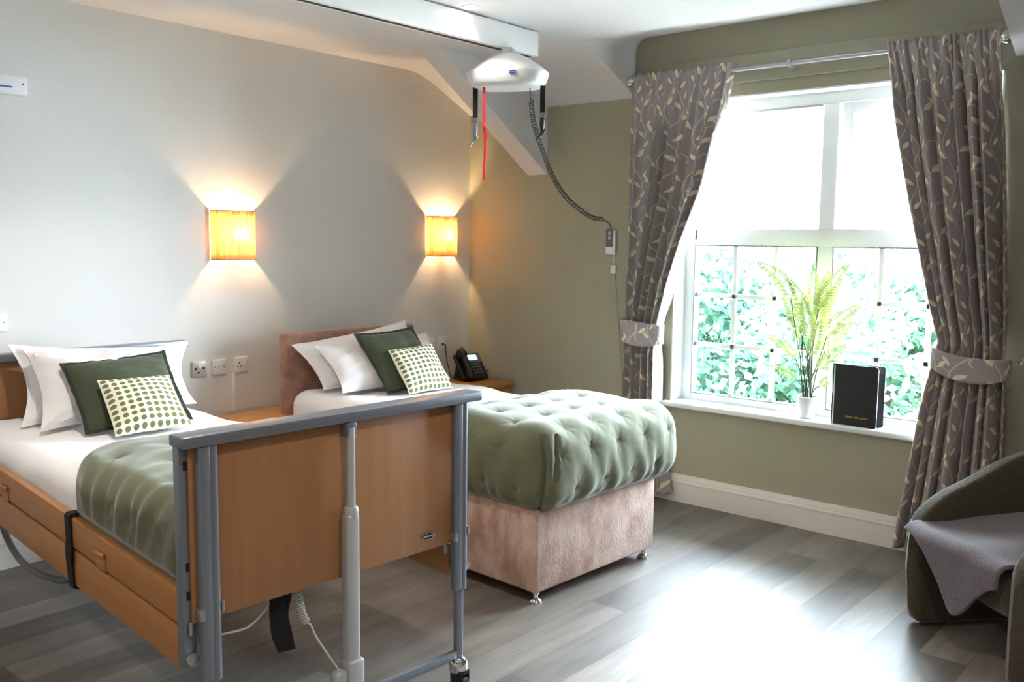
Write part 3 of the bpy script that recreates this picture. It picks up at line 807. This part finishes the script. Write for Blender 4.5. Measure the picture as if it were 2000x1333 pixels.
plate('power_socket', 'white plug socket on the wall above the thin white cable trunking', 'wall socket', -1.930, .868, M['white_plastic'], kind='socket')
plate('blank_plate', 'white wall plate half hidden by the divan pillows', 'wall socket', -.405, .872, M['white_plastic'], kind='fuse')
t = plate('phone_socket', 'white telephone socket above the black telephone with a black lead in it', 'wall socket', -.285, .868, M['white_plastic'], kind='phone')
MB().tube(spline([(.005, -.02, -.010), (.012, -.03, -.02), (.030, -.02, -.10), (.055, -.022, -.2), (.062, -.03, -.250)], 6), .003, 8).build('phone_lead', M['black_plastic'], t)
plate('light_switch', 'white switch plate at the left edge above the headboard', 'light switch', -3.232, 1.19, M['white_plastic'], kind='fuse')
tag(MB().box((-1.987, -.012, .602), (-1.972, -.0, .823), .002).build('cable_trunking', M['white_plastic']), 'thin white cable trunking running from plug socket down to the cabinet', 'trunking')
nc = thing('call_unit', 'white box with a blue stripe high on the wall at the left edge', 'wall unit', (-3.22, 0, 2.29))
MB().box((-.165, -.03, -.042), (.165, 0, .048), .008, seg=3).build('case', M['white_plastic'], nc)
MB().box((-.14, -.0315, -.012), (.095, -.029, -.004), .001).build('stripe', M['blue_badge'], nc)
MB().lathe([(0, -.001), (.004, -.001), (.004, .001), (0, .001)], 12, mtx=Matrix.Rotation(PI/2, 4, 'X'), org=(.145, -.0305, .01)).build('indicator', M['socket_dark'], nc)

# ------------------------------------------------------------------ wall lamps
def sconce(label, x, w_, z0, z1):
    t = thing('wall_lamp', label, 'wall lamp', (x, 0, z0), 0, 'wood veneer wall lamps'); h = z1-z0; hw = w_/2; d = .095
    prof = []
    sh_ = MB(); n = 40
    def P(s, tt):
        a = PI + PI*s; return (hw*math.cos(a), d*math.sin(a)*(1 if True else 0)-.002, h*tt)
    sh_.grid(P, n, 6); sh_.build('lamp_shade', M['shade'], t, solid=.0016)
    for zz in (0, h): MB().tube([(hw*1.004*math.cos(PI+PI*i/n), d*1.004*math.sin(PI+PI*i/n)-.002, zz) for i in range(n+1)], .0022, 6).build('rim', M['beech_rail'], t)
    MB().box((-.04, -.012, h*.3), (.04, 0, h*.7), .003).build('back_plate', M['white_plastic'], t)
    ar = MB(); ar.tube([(0, -.01, h*.36), (0, -.045, h*.36), (0, -.05, h*.38-.01)], .008, 10); ar.lathe([(0, 0), (.013, 0), (.013, .03), (0, .03)], 14, org=(0, -.05, h*.38-.016)); ar.build('lamp_holder', M['white_plastic'], t)
    MB().lathe([(0, .0), (.010, .002), (.016, .018), (.019, .035), (.014, .05), (0, .056)], 16, org=(0, -.05, h*.38+.014)).build('bulb', M['bulb'], t)
    return t
sconce('glowing wood veneer wall lamp on the white wall above the sockets', -1.965, .275, 1.475, 1.748)
sconce('glowing wood veneer wall lamp near the corner above the divan headboard', -.30, .275, 1.485, 1.762)

# ------------------------------------------------------------------ ceiling hoist
tr = thing('hoist_track', 'white ceiling track ending above the divan bed, carrying the hoist', 'track', (-.965, -1.37, 2.59))
MB().box((XB+.3+.965, -.04, 0), (0, .04, .128), .006).build('rail', M['white_plastic'], tr)
sl = MB(); sl.box((XB+.3+.965, -.012, -.0015), (-.02, .012, .001)); sl.build('rail_slot', M['socket_dark'], tr)
MB().box((-.004, -.041, -.001), (.003, .041, .129), .002).build('end_cap', M['white_plastic'], tr)
br_ = MB(); br_.box((-.40, -.03, .128), (-.30, .07, .136), .002); br_.lathe([(0, 0), (.03, 0), (.03, .012), (0, .012)], 16, org=(-.35, .045, .124)); br_.build('ceiling_bracket', M['white_plastic'], tr)
H0 = V((-1.22, -1.415, 2.385)); ha = math.atan2(-.375, .19)
ho = thing('ceiling_hoist', 'white domed patient hoist hanging from the ceiling track', 'hoist', H0, ha)
prof_top = [(.97, .078), (.972, .086), (.95, .0915), (.80, .115), (.60, .142), (.42, .162), (.26, .178), (.10, .185), (.0, .186)]
prof_base = [(.0, .0), (.70, .0), (.80, .004), (.90, .018), (.965, .042), (1.0, .070), (1.004, .078), (.99, .0825), (.95, .0825), (.0, .08)]
def hoist_shell(prof, nv):
    def f(s, tt):
        k = tt*(len(prof)-1); i = min(int(k+1e-6), len(prof)-2); f_ = k-i; r_ = prof[i][0]*(1-f_)+prof[i+1][0]*f_; z_ = prof[i][1]*(1-f_)+prof[i+1][1]*f_
        a = 2*PI*s; ca, sa = math.cos(a), math.sin(a); e = .72
        return (.213*r_*math.copysign(abs(ca)**e, ca), .135*r_*math.copysign(abs(sa)**e, sa), z_)
    m = MB(); m.grid(f, 72, nv); return m
hoist_shell(prof_base, 27).build('base_tray', M['white_plastic'], ho, weld=True)
hoist_shell(prof_top, 24).build('housing', M['white_plastic'], ho, weld=True)
tc_ = MB(); tc_.box((-.03, -.03, .165), (.03, .03, .208), .006); tc_.build('trolley', M['grey_plate'], ho)
# badge on the viewer's side of the housing (local -y is towards the camera)
bg = MB(); bg.lathe([(0, 0), (.020, 0), (.020, .0025), (0, .0025)], 28, mtx=Matrix.Diagonal((1, .45, 1, 1))); gm = frame_mtx((.06, -.1340, .062), (1,0,0), (0,0,1), (0,-1,0))
bg.v = [tuple(gm @ V(p)) for p in bg.v]; bo = bg.build('badge', M['blue_badge'], ho)
text_mesh('badge_lettering', 'INVACARE', .0062, M['white_plastic'], bo, frame_mtx((.06, -.1368, .062), (1,0,0), (0,0,1), (0,-1,0)), .2)
def hook_strap(u, v, L):
    s_ = bpy.data.objects.new('lifting_strap', None); C.objects.link(s_); s_.parent = ho; s_.location = (u, v, .01)
    m = MB(); ribbon(m, [(0,0,0), (0,0,-L*.5), (0,0,-L)], .013, (1,.2,0)); m.build('webbing', M['black_web'], s_)
    MB().box((-.016, -.008, -L-.012), (.016, .008, -L+.014), .003).build('buckle', M['handset_grey'], s_)
    k = MB(); k.lathe([(0, .0), (.012, -.004), (.014, -.03), (.010, -.07), (0, -.075)], 14, org=(0, 0, -L-.01))
    k.tube(spline([(0, 0, -L-.075), (-.01, 0, -L-.10), (-.03, 0, -L-.13)], 5), .006, 8); k.tube(spline([(.004, 0, -L-.05), (.012, 0, -L-.085), (-.012, 0, -L-.105)], 5), .004, 8)
    k.build('hook', M['grey_metal'] if u < 0 else M['black_plastic'], s_)
hook_strap(-.165, -.03, .175); hook_strap(.190, -.01, .15)
pr = MB(); ribbon(pr, [(-.105, -.075, .01), (-.105, -.076, -.06), (-.105, -.075, -.17), (-.103, -.075, -.20)], .007, (1,0,0), .002)
pr.tube(spline([(-.103, -.075, -.19), (-.098, -.08, -.20), (-.104, -.07, -.212)], 4), .009, 8)
ribbon(pr, [(-.103, -.075, -.2), (-.097, -.075, -.30), (-.100, -.075, -.40), (-.104, -.075, -.475)], .006, (1,0,0), .002)
ribbon(pr, [(-.103, -.078, -.2), (-.090, -.08, -.235), (-.088, -.08, -.265)], .006, (1,0,0), .002)
pr.build('emergency_cord', M['red_cord'], ho)
HM = (Matrix.Translation(H0) @ Matrix.Rotation(ha, 4, 'Z')).inverted()
wp = [(-1.17,-1.526,2.386),(-1.15,-1.517,2.327),(-1.0,-1.424,2.207),(-.8,-1.35,2.039),(-.66,-1.316,1.928),(-.5,-1.278,1.847),(-.25,-1.25,1.757),(-.1,-1.245,1.739),(-.05,-1.262,1.718),(-.025,-1.266,1.682)]
lpnts = [HM @ V(p) for p in wp]
full = spline(lpnts, 8)
cc = MB(); cc.tube(full[:9], .003, 8)
cc2 = coil(full[8:58], .0125, 62, .0024, n=6, per=10); cc.add(cc2.v, cc2.f); cc.tube(full[57:], .0032, 8)
cc.build('coiled_cord', M['coil_black'], ho)
hs = thing('hoist_handset', 'grey hoist handset on the green wall at the end of the coiled cord', 'handset', (-.0, -1.262, 1.52))
MB().box((-.034, -.036, 0), (-.014, .036, .155), .008, seg=3).build('case', M['white_plastic'], hs)
MB().box((-.037, -.027, .045), (-.030, .031, .160), .004).build('face', M['handset_grey'], hs)
for z in (.128, .098): MB().lathe([(0, 0), (.013, 0), (.012, .004), (0, .005)], 16, mtx=Matrix.Diagonal((1, .7, 1, 1)) @ Matrix.Rotation(-PI/2, 4, 'Y'), org=(-.036, .002, z+.006)).build('button', M['light_grey'], hs)
MB().box((-.016, -.02, .05), (0, .02, .11), .003).build('wall_clip', M['white_plastic'], hs)
wc = thing('cable_clip', 'tiny white junction box under the hoist handset with a thin cable down the wall', 'junction box', (0, -1.278, 1.395))
MB().box((-.018, -.018, 0), (0, .018, .055), .003).build('box', M['white_plastic'], wc)
MB().tube(spline([(-.004, -.01, .0), (-.004, -.03, -.17), (-.004, -.07, -.53), (-.004, -.085, -.70), (-.003, -.085, -1.22)], 6), .0025, 6).build('cable', M['green_wall'], wc)
MB().tube([(-.004, 0, .055), (-.004, .004, .125)], .0025, 6).build('upper_cable', M['white_plastic'], wc)

# ------------------------------------------------------------------ downlights
def downlight(x, y, label, e, ang=120):
    t = thing('downlight', label, 'downlight', (x, y, CEIL), 0, 'ceiling downlights')
    MB().lathe([(.030, -.001), (.044, -.004), (.047, -.001), (.047, .004)], 28).build('bezel', M['white_plastic'], t)
    MB().lathe([(0, -.0005), (.030, -.0005)], 28).build('lamp_face', M['led'], t)
    li = bpy.data.lights.new('downlight_spot', 'SPOT'); li.energy = e; li.color = (1, .90, .80); li.spot_size = R(ang); li.spot_blend = .8; li.shadow_soft_size = .03
    l = bpy.data.objects.new('downlight_spot', li); C.objects.link(l); l.parent = t; l.location = (0, 0, -.008)
DL = 20
downlight(-1.56, -1.47, 'round recessed ceiling downlight just behind the hoist track', 5)
for (x, y) in ((-3.3, -1.6), (-5.2, -1.8), (-3.2, -3.9), (-5.3, -4.4), (-3.2, -6.0), (-5.3, -6.2)):
    downlight(x, y, 'round recessed ceiling downlight outside the view', DL, 150)

# ------------------------------------------------------------------ curtain rail, curtains, tiebacks
rod = thing('curtain_rail', 'brushed steel curtain rail with ball finials above the window', 'curtain rail', (-.095, -2.48, 2.568))
MB().tube([(0, -.98, 0), (0, 1.03, 0)], .0135, 18).build('pole', M['silver'], rod)
for y in (-1.03, 1.05):
    MB().lathe([(0, -.034)] + [(.036*math.sin(PI*i/12), -.036*math.cos(PI*i/12)) for i in range(1, 12)] + [(0, .036)], 24, org=(0, y, 0)).build('finial', M['chrome'], rod)
for y in (-1.0, .03, 1.0):
    MB().box((-.004, y-.008, -.02), (.095, y+.008, -.012), .002).box((-.02, y-.011, -.018), (.016, y+.011, .018), .003).build('bracket', M['silver'], rod)
def lerp_tab(tab, z):
    tab = sorted(tab)
    if z <= tab[0][0]: return tab[0][1]
    for (z0, a), (z1, b) in zip(tab, tab[1:]):
        if z <= z1:
            t = (z-z0)/(z1-z0); return a+(b-a)*t
    return tab[-1][1]
def curtain(label, ins, outs, ztop, zbot, folds, tie_z, seed, flat, sgn):
    """ins / outs: tables (z, y) of the inner (window side) and outer edges"""
    t = thing('curtain', label, 'curtain', (-.095, (ins[0][1]+outs[0][1])/2, 0))
    oy = t.location.y; NX, NY = folds*30, 140
    mb = MB()
    def P(s, tt):
        z = ztop+(zbot-ztop)*tt
        yi, yo = lerp_tab(ins, z), lerp_tab(outs, z)
        wd = abs(yi-yo)
        # pencil pleat gathers at the heading melt into fewer, deeper unequal folds
        drop = max(0, ztop-z)
        ss = s + .030*math.sin(2*PI*s*2+seed) + .014*math.sin(2*PI*s*5+seed*2+z*.5) + .006*math.sin(z*2.1+seed)
        ph = 2*PI*folds*ss
        g = math.cos(ph) + .30*math.cos(2*ph+seed) + .18*math.sin(3.3*ph+seed)
        ph2 = 2*PI*folds*2.3*(s+.02*math.sin(2*PI*s*4+seed))
        kt = math.exp(-((z-tie_z)/.12)**2)
        m = min(1, drop/.45); m = m*m*(3-2*m)
        big = (.012+.047*m)*(1-.40*kt)
        small = .0065*(1-m)
        if s < .06: big *= .5+.5*s/.06
        y = yo+(yi-yo)*s + .12*wd/folds*math.sin(ph+1.1)*(1-.3*kt)*m
        x = -big*g*(.35+.65*m) - small*math.cos(ph2) - .010*nz(V((s*3, z*1.2, seed)), 1) - .03*kt - .022*(1-m)
        # the leading edge turns back slightly towards the glass
        e = max(0, (s-.93)/.07); x += .035*e*e
        return (x, y-oy, z + (.006*math.sin(ph2+seed) if tt == 0 else 0) + (.004*math.sin(ph) if tt == 1 else 0))
    mb.grid(P, NX, NY, lambda s, tt: (s*flat+seed*.13, (1-tt)*(ztop-zbot)))
    o = mb.build('cloth', M['curtain'], t, solid=.003)
    return t
curtain('taupe leaf patterned curtain tied back on the left side of the window',
        [(.03, -1.79), (.4, -1.70), (.657, -1.69), (.95, -1.69), (1.06, -1.705), (1.14, -1.715), (1.34, -1.765), (1.61, -1.853), (1.91, -1.977), (2.31, -2.075), (2.6, -2.135)],
        [(.03, -1.44), (2.6, -1.462)], 2.603, .055, 6, 1.06, 1.0, 1.10, 1)
curtain('taupe leaf patterned curtain tied back on the right side behind the armchair',
        [(.05, -3.135), (.26, -3.16), (.51, -3.196), (.78, -3.231), (.95, -3.262), (1.05, -3.285), (1.13, -3.297), (1.295, -3.25), (1.55, -3.187), (1.80, -3.124), (2.06, -3.065), (2.31, -3.009), (2.6, -2.957)],
        [(.05, -3.63), (1.05, -3.605), (2.0, -3.54), (2.6, -3.485)], 2.603, .052, 7, 1.07, 2.3, 1.20, -1)
def tieback(label, y0, y1, z0, z1, hgt, droop, seed):
    t = thing('curtain_tieback', label, 'tieback', (-.11, (y0+y1)/2, z0)); oy = (y0+y1)/2
    mb = MB(); hw = abs(y1-y0)/2; n = 60
    def P(s, tt):
        a = 2*PI*s; c, sn = math.cos(a), math.sin(a)
        e = .75
        yy = hw*math.copysign(abs(c)**e, c); xx = -.015+.068*math.copysign(abs(sn)**e, sn)
        k = (yy/hw+1)/2
        zz = (z0+(z1-z0)*k) - droop*(1-(2*k-1)**2)
        hh = hgt*(.55+.45*(1-(2*k-1)**2*.5))
        return (xx, yy, zz-z0+(tt-.5)*hh)
    mb.grid(P, n, 8, lambda s, tt: (s*.9+seed, tt*hgt+seed)); mb.build('band', M['curtain'], t, solid=.004)
tieback('taupe leaf patterned tieback round the left curtain', -1.722, -1.435, 1.045, 1.065, .15, .012, .11)
tieback('taupe leaf patterned tieback round the right curtain', -3.625, -3.27, 1.02, 1.055, .125, .03, .37)
for y, lb in ((-1.405, 'small chrome tieback hook on the green wall left of the left curtain'), (-3.655, 'small chrome tieback hook on the green wall right of the right curtain')):
    h = thing('tieback_hook', lb, 'hook', (0, y, 1.05))
    m = MB(); m.lathe([(0, 0), (.018, 0), (.016, .005), (.006, .008), (.005, .05), (.010, .055), (.013, .064), (.009, .073), (0, .075)], 16, mtx=Matrix.Rotation(-PI/2, 4, 'Y')); m.build('hook', M['chrome'], h)
    MB().tube([(-.06, .005 if y < -2 else -.005, 0), (-.085, .03 if y < -2 else -.03, -.005)], .003, 6).build('ring', M['silver'], h)

# ------------------------------------------------------------------ window sill: plant and folder
pl = thing('potted_fern', 'yellow green fern on dark stems in a white pot on the window sill', 'plant', (.045, -2.575, .626))
MB().lathe([(0, .0), (.040, .0), (.044, .004), (.056, .115), (.056, .120), (.051, .120), (.049, .102), (0, .102)], 32).build('pot', M['white_plastic'], pl)
MB().lathe([(0, .106), (.049, .103)], 24).build('soil', M['soil'], pl)
rnd = random.Random(11)
def frond(base, tip, lean, L, wd, nleaf, seed):
    b, tp = V(base), V((tip[0], tip[1], tip[2]*1.18)); rr = random.Random(seed)
    d = V(lean).normalized(); st = MB(); mid = b.lerp(tp, .5)+V((rr.uniform(-.02, .0), rr.uniform(-.02, .02), .02))
    path = spline([b, mid, tp], 8)
    st.tube(path, [.0022]*len(path), 6); so = st.build('stem', M['stem'], pl)
    # leafy rachis bending over from the tip
    pts = []; p = tp.copy(); dirv = (tp-mid).normalized()
    for i in range(22):
        pts.append(p.copy()); dirv = (dirv + d*.085 + V((0,0,-.012*i/10))).normalized(); p = p+dirv*(L/21)
    fm = MB()
    fm.tube(pts, .0012, 5)
    for i in range(1, 22):
        t = i/21; T = (pts[min(i+1, 21)]-pts[i-1]).normalized()
        side = T.cross(V((.85, .2, .35))).normalized(); nn = side.cross(T)
        ll = wd*(math.sin(PI*min(1, .12+.88*t)**.8)**.7)*(1-.35*t)+.004
        for sg in (-1, 1):
            ax = (side*sg + T*.55 + nn*rr.uniform(-.25, .25)).normalized()
            wv = ax.cross(nn).normalized(); hwid = L/21*.5
            q = pts[i]; fm.add([q, q+ax*ll*.45+wv*hwid, q+ax*ll-V((0,0,.15*ll)), q+ax*ll*.45-wv*hwid], [(0,1,2,3)])
    fm.build('frond', M['frond'], so, smooth=False)
FR = [((-.03, .11, .57), (-.2, 1, .30), .29, .055), ((-.02, .03, .48), (-.1, .6, .6), .24, .05), ((-.02, -.05, .52), (0, -.7, .7), .30, .055), ((.0, -.03, .42), (.1, -.5, .8), .30, .055),
      ((-.01, -.10, .40), (-.1, -1, .4), .26, .055), ((.01, .05, .36), (0, .5, .5), .22, .05), ((-.03, -.02, .30), (-.3, -.2, .5), .24, .045), ((.0, .08, .28), (-.1, 1, .1), .24, .04),
      ((-.02, -.06, .24), (-.2, -.6, .5), .22, .045), ((.02, .0, .50), (.1, .1, 1), .26, .05), ((-.01, -.07, .16), (-.2, -.7, .4), .17, .035), ((-.02, .06, .18), (-.2, .9, .2), .16, .03), ((.0, -.09, .33), (.0, -.9, .6), .22, .05), ((-.02, .0, .38), (-.2, .2, .8), .24, .05), ((.0, -.04, .47), (0, -.2, 1), .28, .05), ((-.01, .06, .42), (-.1, .5, .8), .22, .05)]
for i, (tip, lean, L, wd) in enumerate(FR):
    a = 2*PI*i/len(FR); frond((.022*math.cos(a), .022*math.sin(a), .10), tip, lean, L, wd*1.25, 20, i)
fo = thing('folder', 'black information folder with gold lettering standing open on the window sill', 'folder', (-.005, -2.86, .626), R(3))
def cover(p0, p1, zh, th=.003):
    d = V((p1[0]-p0[0], p1[1]-p0[1], 0)); L = d.length; ang = math.atan2(d.y, d.x)
    m = Matrix.Translation((p0[0], p0[1], 0)) @ Matrix.Rotation(ang, 4, 'Z')
    b = bmesh.new(); bmesh.ops.create_cube(b, size=1)
    for v in b.verts: v.co = V(((v.co.x+.5)*L, v.co.y*th, (v.co.z+.5)*zh))
    ed = [e for e in b.edges if abs(e.verts[0].co.x-L) < 1e-6 and abs(e.verts[1].co.x-L) < 1e-6 and abs(e.verts[0].co.z-e.verts[1].co.z) < 1e-6]
    bmesh.ops.bevel(b, geom=ed, offset=.014, segments=5, profile=.5, affect='EDGES')
    bmesh.ops.transform(b, matrix=m, verts=b.verts); mb = MB(); mb.bm(b); b.free(); return mb
fo1 = cover((-.0, .122), (-.022, -.122), .330); fo1.build('front_cover', M['black_cover'], fo)
cover((.012, .122), (.034, -.142), .330).build('back_cover', M['black_cover'], fo)
MB().box((-.003, .118, 0), (.015, .124, .33), .001).build('spine', M['black_cover'], fo)
pg = cover((.001, .120), (-.012, -.120), .322, .006); pg.build('pages', M['paper'], fo)
dx = V((-.022, -.244, 0)).normalized(); nx_ = V((-dx.y, dx.x, 0))*-1
nx_ = V((-1, .09, 0)).normalized()
text_mesh('gold_lettering', 'Guest Information', .0165, M['gold'], fo, frame_mtx(V((0, .122, .048))+V((-.022, -.244, 0))*.56+nx_*.0022, dx, (0,0,1), nx_), .3, .0003)

# ------------------------------------------------------------------ armchair
AR = R(-130.5)
ac = thing('armchair', 'olive green upholstered tub armchair at the right edge by the curtain', 'armchair', (-1.165, -3.72, 0), AR)
def pathp(s):
    # U shaped plan, returns point, tangent, arclength from nearest end
    W_, D_, rr = .315, .66, .29
    straight = D_-rr-.02; arc = PI*rr; flat_ = 2*(W_-rr); tot = 2*straight+arc+flat_
    d = s*tot
    if d < straight: p = (-W_, d); T = (0, 1)
    elif d < straight+arc/2:
        a = (d-straight)/rr; p = (-W_+rr-rr*math.cos(a), straight+rr*math.sin(a)); T = (math.sin(a), math.cos(a))
    elif d < straight+arc/2+flat_: p = (-W_+rr+(d-straight-arc/2), straight+rr); T = (1, 0)
    elif d < straight+arc+flat_:
        a = (d-straight-arc/2-flat_)/rr; p = (W_-rr+rr*math.sin(a), straight+rr*math.cos(a)); T = (math.cos(a), -math.sin(a))
    else: e = d-straight-arc-flat_; p = (W_, straight-e); T = (0, -1)
    return V(p), V(T), min(d, tot-d), tot
def sect(s, tt):
    p, T, d, tot = pathp(s); n = V((T.y, -T.x))   # points inward on the first arm
    n = V((T.y, -T.x))
    k = min(1, d/.62); k = k*k*(3-2*k)
    zt = .555+.215*k; r = .16
    if d < r: zt -= r-math.sqrt(max(0, r*r-(r-d)**2))
    zb = .012+ (0 if d < .3 else 0); rb = .05
    if d < rb: zb += rb-math.sqrt(max(0, rb*rb-(rb-d)**2))
    th = .046*(1 if d > .04 else math.sqrt(max(0.0, 1-(1-d/.04)**2)))+.0005
    a = 2*PI*tt; ca, sa = math.cos(a), math.sin(a)
    e = .35
    zz = (zt+zb)/2 + (zt-zb)/2*math.copysign(min(1, abs(sa)**.16 if abs(sa) > 1e-6 else 0), sa)
    off = th*math.copysign(abs(ca)**.45 if abs(ca) > 1e-6 else 0, ca)
    bul = .018*math.sin(PI*min(1, max(0, (zz-.0)/.55)))-.012
    q = p + n*off; sgn = -1
    out_ = -n if True else n
    q = q + V((-n.x, -n.y))*bul*(1 if True else 0)
    if d < .2: q.y -= .02*math.sin(PI*min(1, zz/.55))*(1-d/.2)
    return (q.x, q.y, zz)
sb = MB(); sb.grid(lambda s, tt: sect(s, tt), 110, 48); sb.build('shell', M['olive_boucle'], ac, weld=True)
st_ = rbox((-.268, .03, .235), (.268, .60, .425), .05, .03, lambda p, n: p+n*.006*nz(p, 5, 2)); st_.build('seat', M['olive_boucle'], ac, weld=True)
bc = rbox((-.25, .50, .42), (.25, .62, .70), .05, .03, lambda p, n: p+n*.006*nz(p, 5, 4)); bc.build('back_cushion', M['olive_boucle'], ac, weld=True)
# throw
tw = MB(); NXt, NYt = 60, 70
def thr(s, tt):
    x = -.285+.53*s
    hang = .21*math.exp(-((s-.60)/.25)**2) + .045
    Ltop = .52; Ltot = Ltop+hang; d = tt*Ltot
    fr_y = -.015-.05*(1-s)
    y0 = .50
    run = y0-fr_y
    if d < run-.05: y = y0-d; z = .445+.075*(1-d/run)**2*(.4+.6*s)
    else:
        e = d-(run-.05); a = min(PI/2, e/.05)
        y = fr_y+.05-.05*math.sin(a); z = .445-.05*(1-math.cos(a)) - max(0, e-.05*PI/2)
    x -= .06*max(0, (.445-z))/.3*(s-.66)
    z += .012*nz(V((x*6, y*6, z*3)), 1, 5)*(1 if z > .40 else .3); y += .010*nz(V((x*9, 3, z*6)), 1, 2)
    z += .012*math.sin(9*s+tt*3)*(1-tt) + .004
    return (x, y-.008, z)
tw.grid(thr, NXt, NYt)
o = tw.build('wool_throw', M['throw'], solid=.016); place(o, (-1.165, -3.72, .0), AR); tag(o, 'mauve grey woven throw draped over the seat of the olive armchair', 'throw')

# ------------------------------------------------------------------ outside
struct(MB().box((.6, -30, -3.3), (60, 40, -3.2)).build('ground', M['grass'], smooth=False))
def tree(label, x, y, zc, r, hgt, leafm, n, seed, size=.11):
    t = thing('tree', label, 'tree', (x, y, -3.2)); rr = random.Random(seed)
    tk = MB(); zt = zc+3.2
    tk.tube(spline([(0,0,0), (.06, .05, zt*.4), (-.05, .1, zt*.75), (0, .05, zt)], 6), [.16-.005*i for i in range(19)], 10)
    for k in range(7):
        a = rr.uniform(0, 2*PI); z0 = zt*rr.uniform(.4, .8)
        tk.tube([(0, .05, z0), (math.cos(a)*r*.4, math.sin(a)*r*.4, z0+.5), (math.cos(a)*r*.75, math.sin(a)*r*.75, z0+.8)], [.06, .04, .015], 7)
    tk.build('trunk', M['bark'], t)
    lm = MB(); blobs = [(V((rr.gauss(0, r*.42), rr.gauss(0, r*.42), zt+rr.uniform(-.8, .75)*hgt*.5)), r*rr.uniform(.25, .48)) for _ in range(26)]
    for i in range(n):
        c, br = rr.choice(blobs)
        d = V((rr.gauss(0,1), rr.gauss(0,1), rr.gauss(0,1))).normalized(); p = c+d*br*rr.uniform(.7, 1.05)
        u = V((rr.gauss(0,1), rr.gauss(0,1), rr.gauss(0,1))).normalized(); v = u.cross(d)
        if v.length < .1: continue
        v.normalize(); u = (u+d*.3).normalized(); s = size*rr.uniform(.6, 1.3)
        lm.add([p-u*s, p+v*s*.5, p+u*s, p-v*s*.5], [(0,1,2,3)])
    lm.build('foliage', leafm, t, smooth=False)
tree('dark green tree outside, seen through the lower left pane behind the fern', 9.0, 2.9, -.2, 1.5, 3.2, M['leaf_c'], 3800, 1)
tree('mid green tree outside, seen just left of the mullion', 10.0, 1.6, .1, 1.4, 3.4, M['leaf_a'], 3800, 2)
tree('mid green tree outside, seen through the lower right pane above the folder', 9.5, .0, -.1, 1.5, 3.2, M['leaf_a'], 3800, 3)
tree('pale green tree outside beside the right curtain', 9.2, -1.6, -.2, 1.4, 3.2, M['leaf_b'], 3600, 4)
tree('tall pale tree far behind the others on the left', 15.5, 6.2, .6, 2.2, 3.6, M['leaf_b'], 3800, 5, .15)
tree('tall pale tree far behind the others on the right', 15.5, 2.2, .7, 2.2, 3.8, M['leaf_b'], 3800, 6, .15)
tree('low pale shrub filling the foot of the lower panes outside', 7.5, 1.3, -1.9, 1.6, 1.8, M['leaf_b'], 3800, 7, .10)
tree('low dark shrub under the right pane outside', 7.8, -.6, -1.9, 1.5, 1.8, M['leaf_a'], 3600, 8, .10)

# ------------------------------------------------------------------ light
wd = bpy.data.worlds.new('sky'); bpy.context.scene.world = wd; wd.use_nodes = True
nt = wd.node_tree; bg = nt.nodes['Background']
bg.inputs[0].default_value = (.77, .885, 1.0, 1); bg.inputs[1].default_value = 20.0
su = bpy.data.lights.new('sun', 'SUN'); su.energy = 6; su.angle = R(3); su.color = (1, .96, .88)
so = bpy.data.objects.new('sun', su); C.objects.link(so); so.rotation_euler = V((.55, .35, -.76)).to_track_quat('-Z', 'Y').to_euler()
po = bpy.data.lights.new('window_portal', 'AREA'); po.shape = 'RECTANGLE'; po.size = 1.78; po.size_y = 1.86; po.cycles.is_portal = True
pq = bpy.data.objects.new('window_portal', po); C.objects.link(pq); pq.location = (.27, -2.6, 1.52); pq.rotation_euler = (0, R(90), 0)
pq.rotation_euler = V((-1, 0, 0)).to_track_quat('-Z', 'Y').to_euler()
po.size, po.size_y = 1.80, 1.88

# ------------------------------------------------------------------ camera
cam = bpy.data.cameras.new('camera'); cam.sensor_width = 36; cam.lens = 36*1796.265/2000; cam.clip_start = .05
co = bpy.data.objects.new('camera', cam); C.objects.link(co)
yaw, pit, rol = R(40.60469341), R(-6.22501379), R(.64345428)
d = V((math.cos(pit)*math.cos(yaw), math.cos(pit)*math.sin(yaw), math.sin(pit)))
r = V((math.sin(yaw), -math.cos(yaw), 0)); u = r.cross(d)
r2 = r*math.cos(rol)+u*math.sin(rol); u2 = -r*math.sin(rol)+u*math.cos(rol)
co.matrix_world = frame_mtx((-4.92, -4.6377, 1.599), r2, u2, -d)
sc = bpy.context.scene; sc.camera = co
sc.view_settings.view_transform = 'Standard'; sc.view_settings.look = 'None'; sc.view_settings.exposure = 2.08; sc.view_settings.gamma = 1
sc.view_settings.use_curve_mapping = False
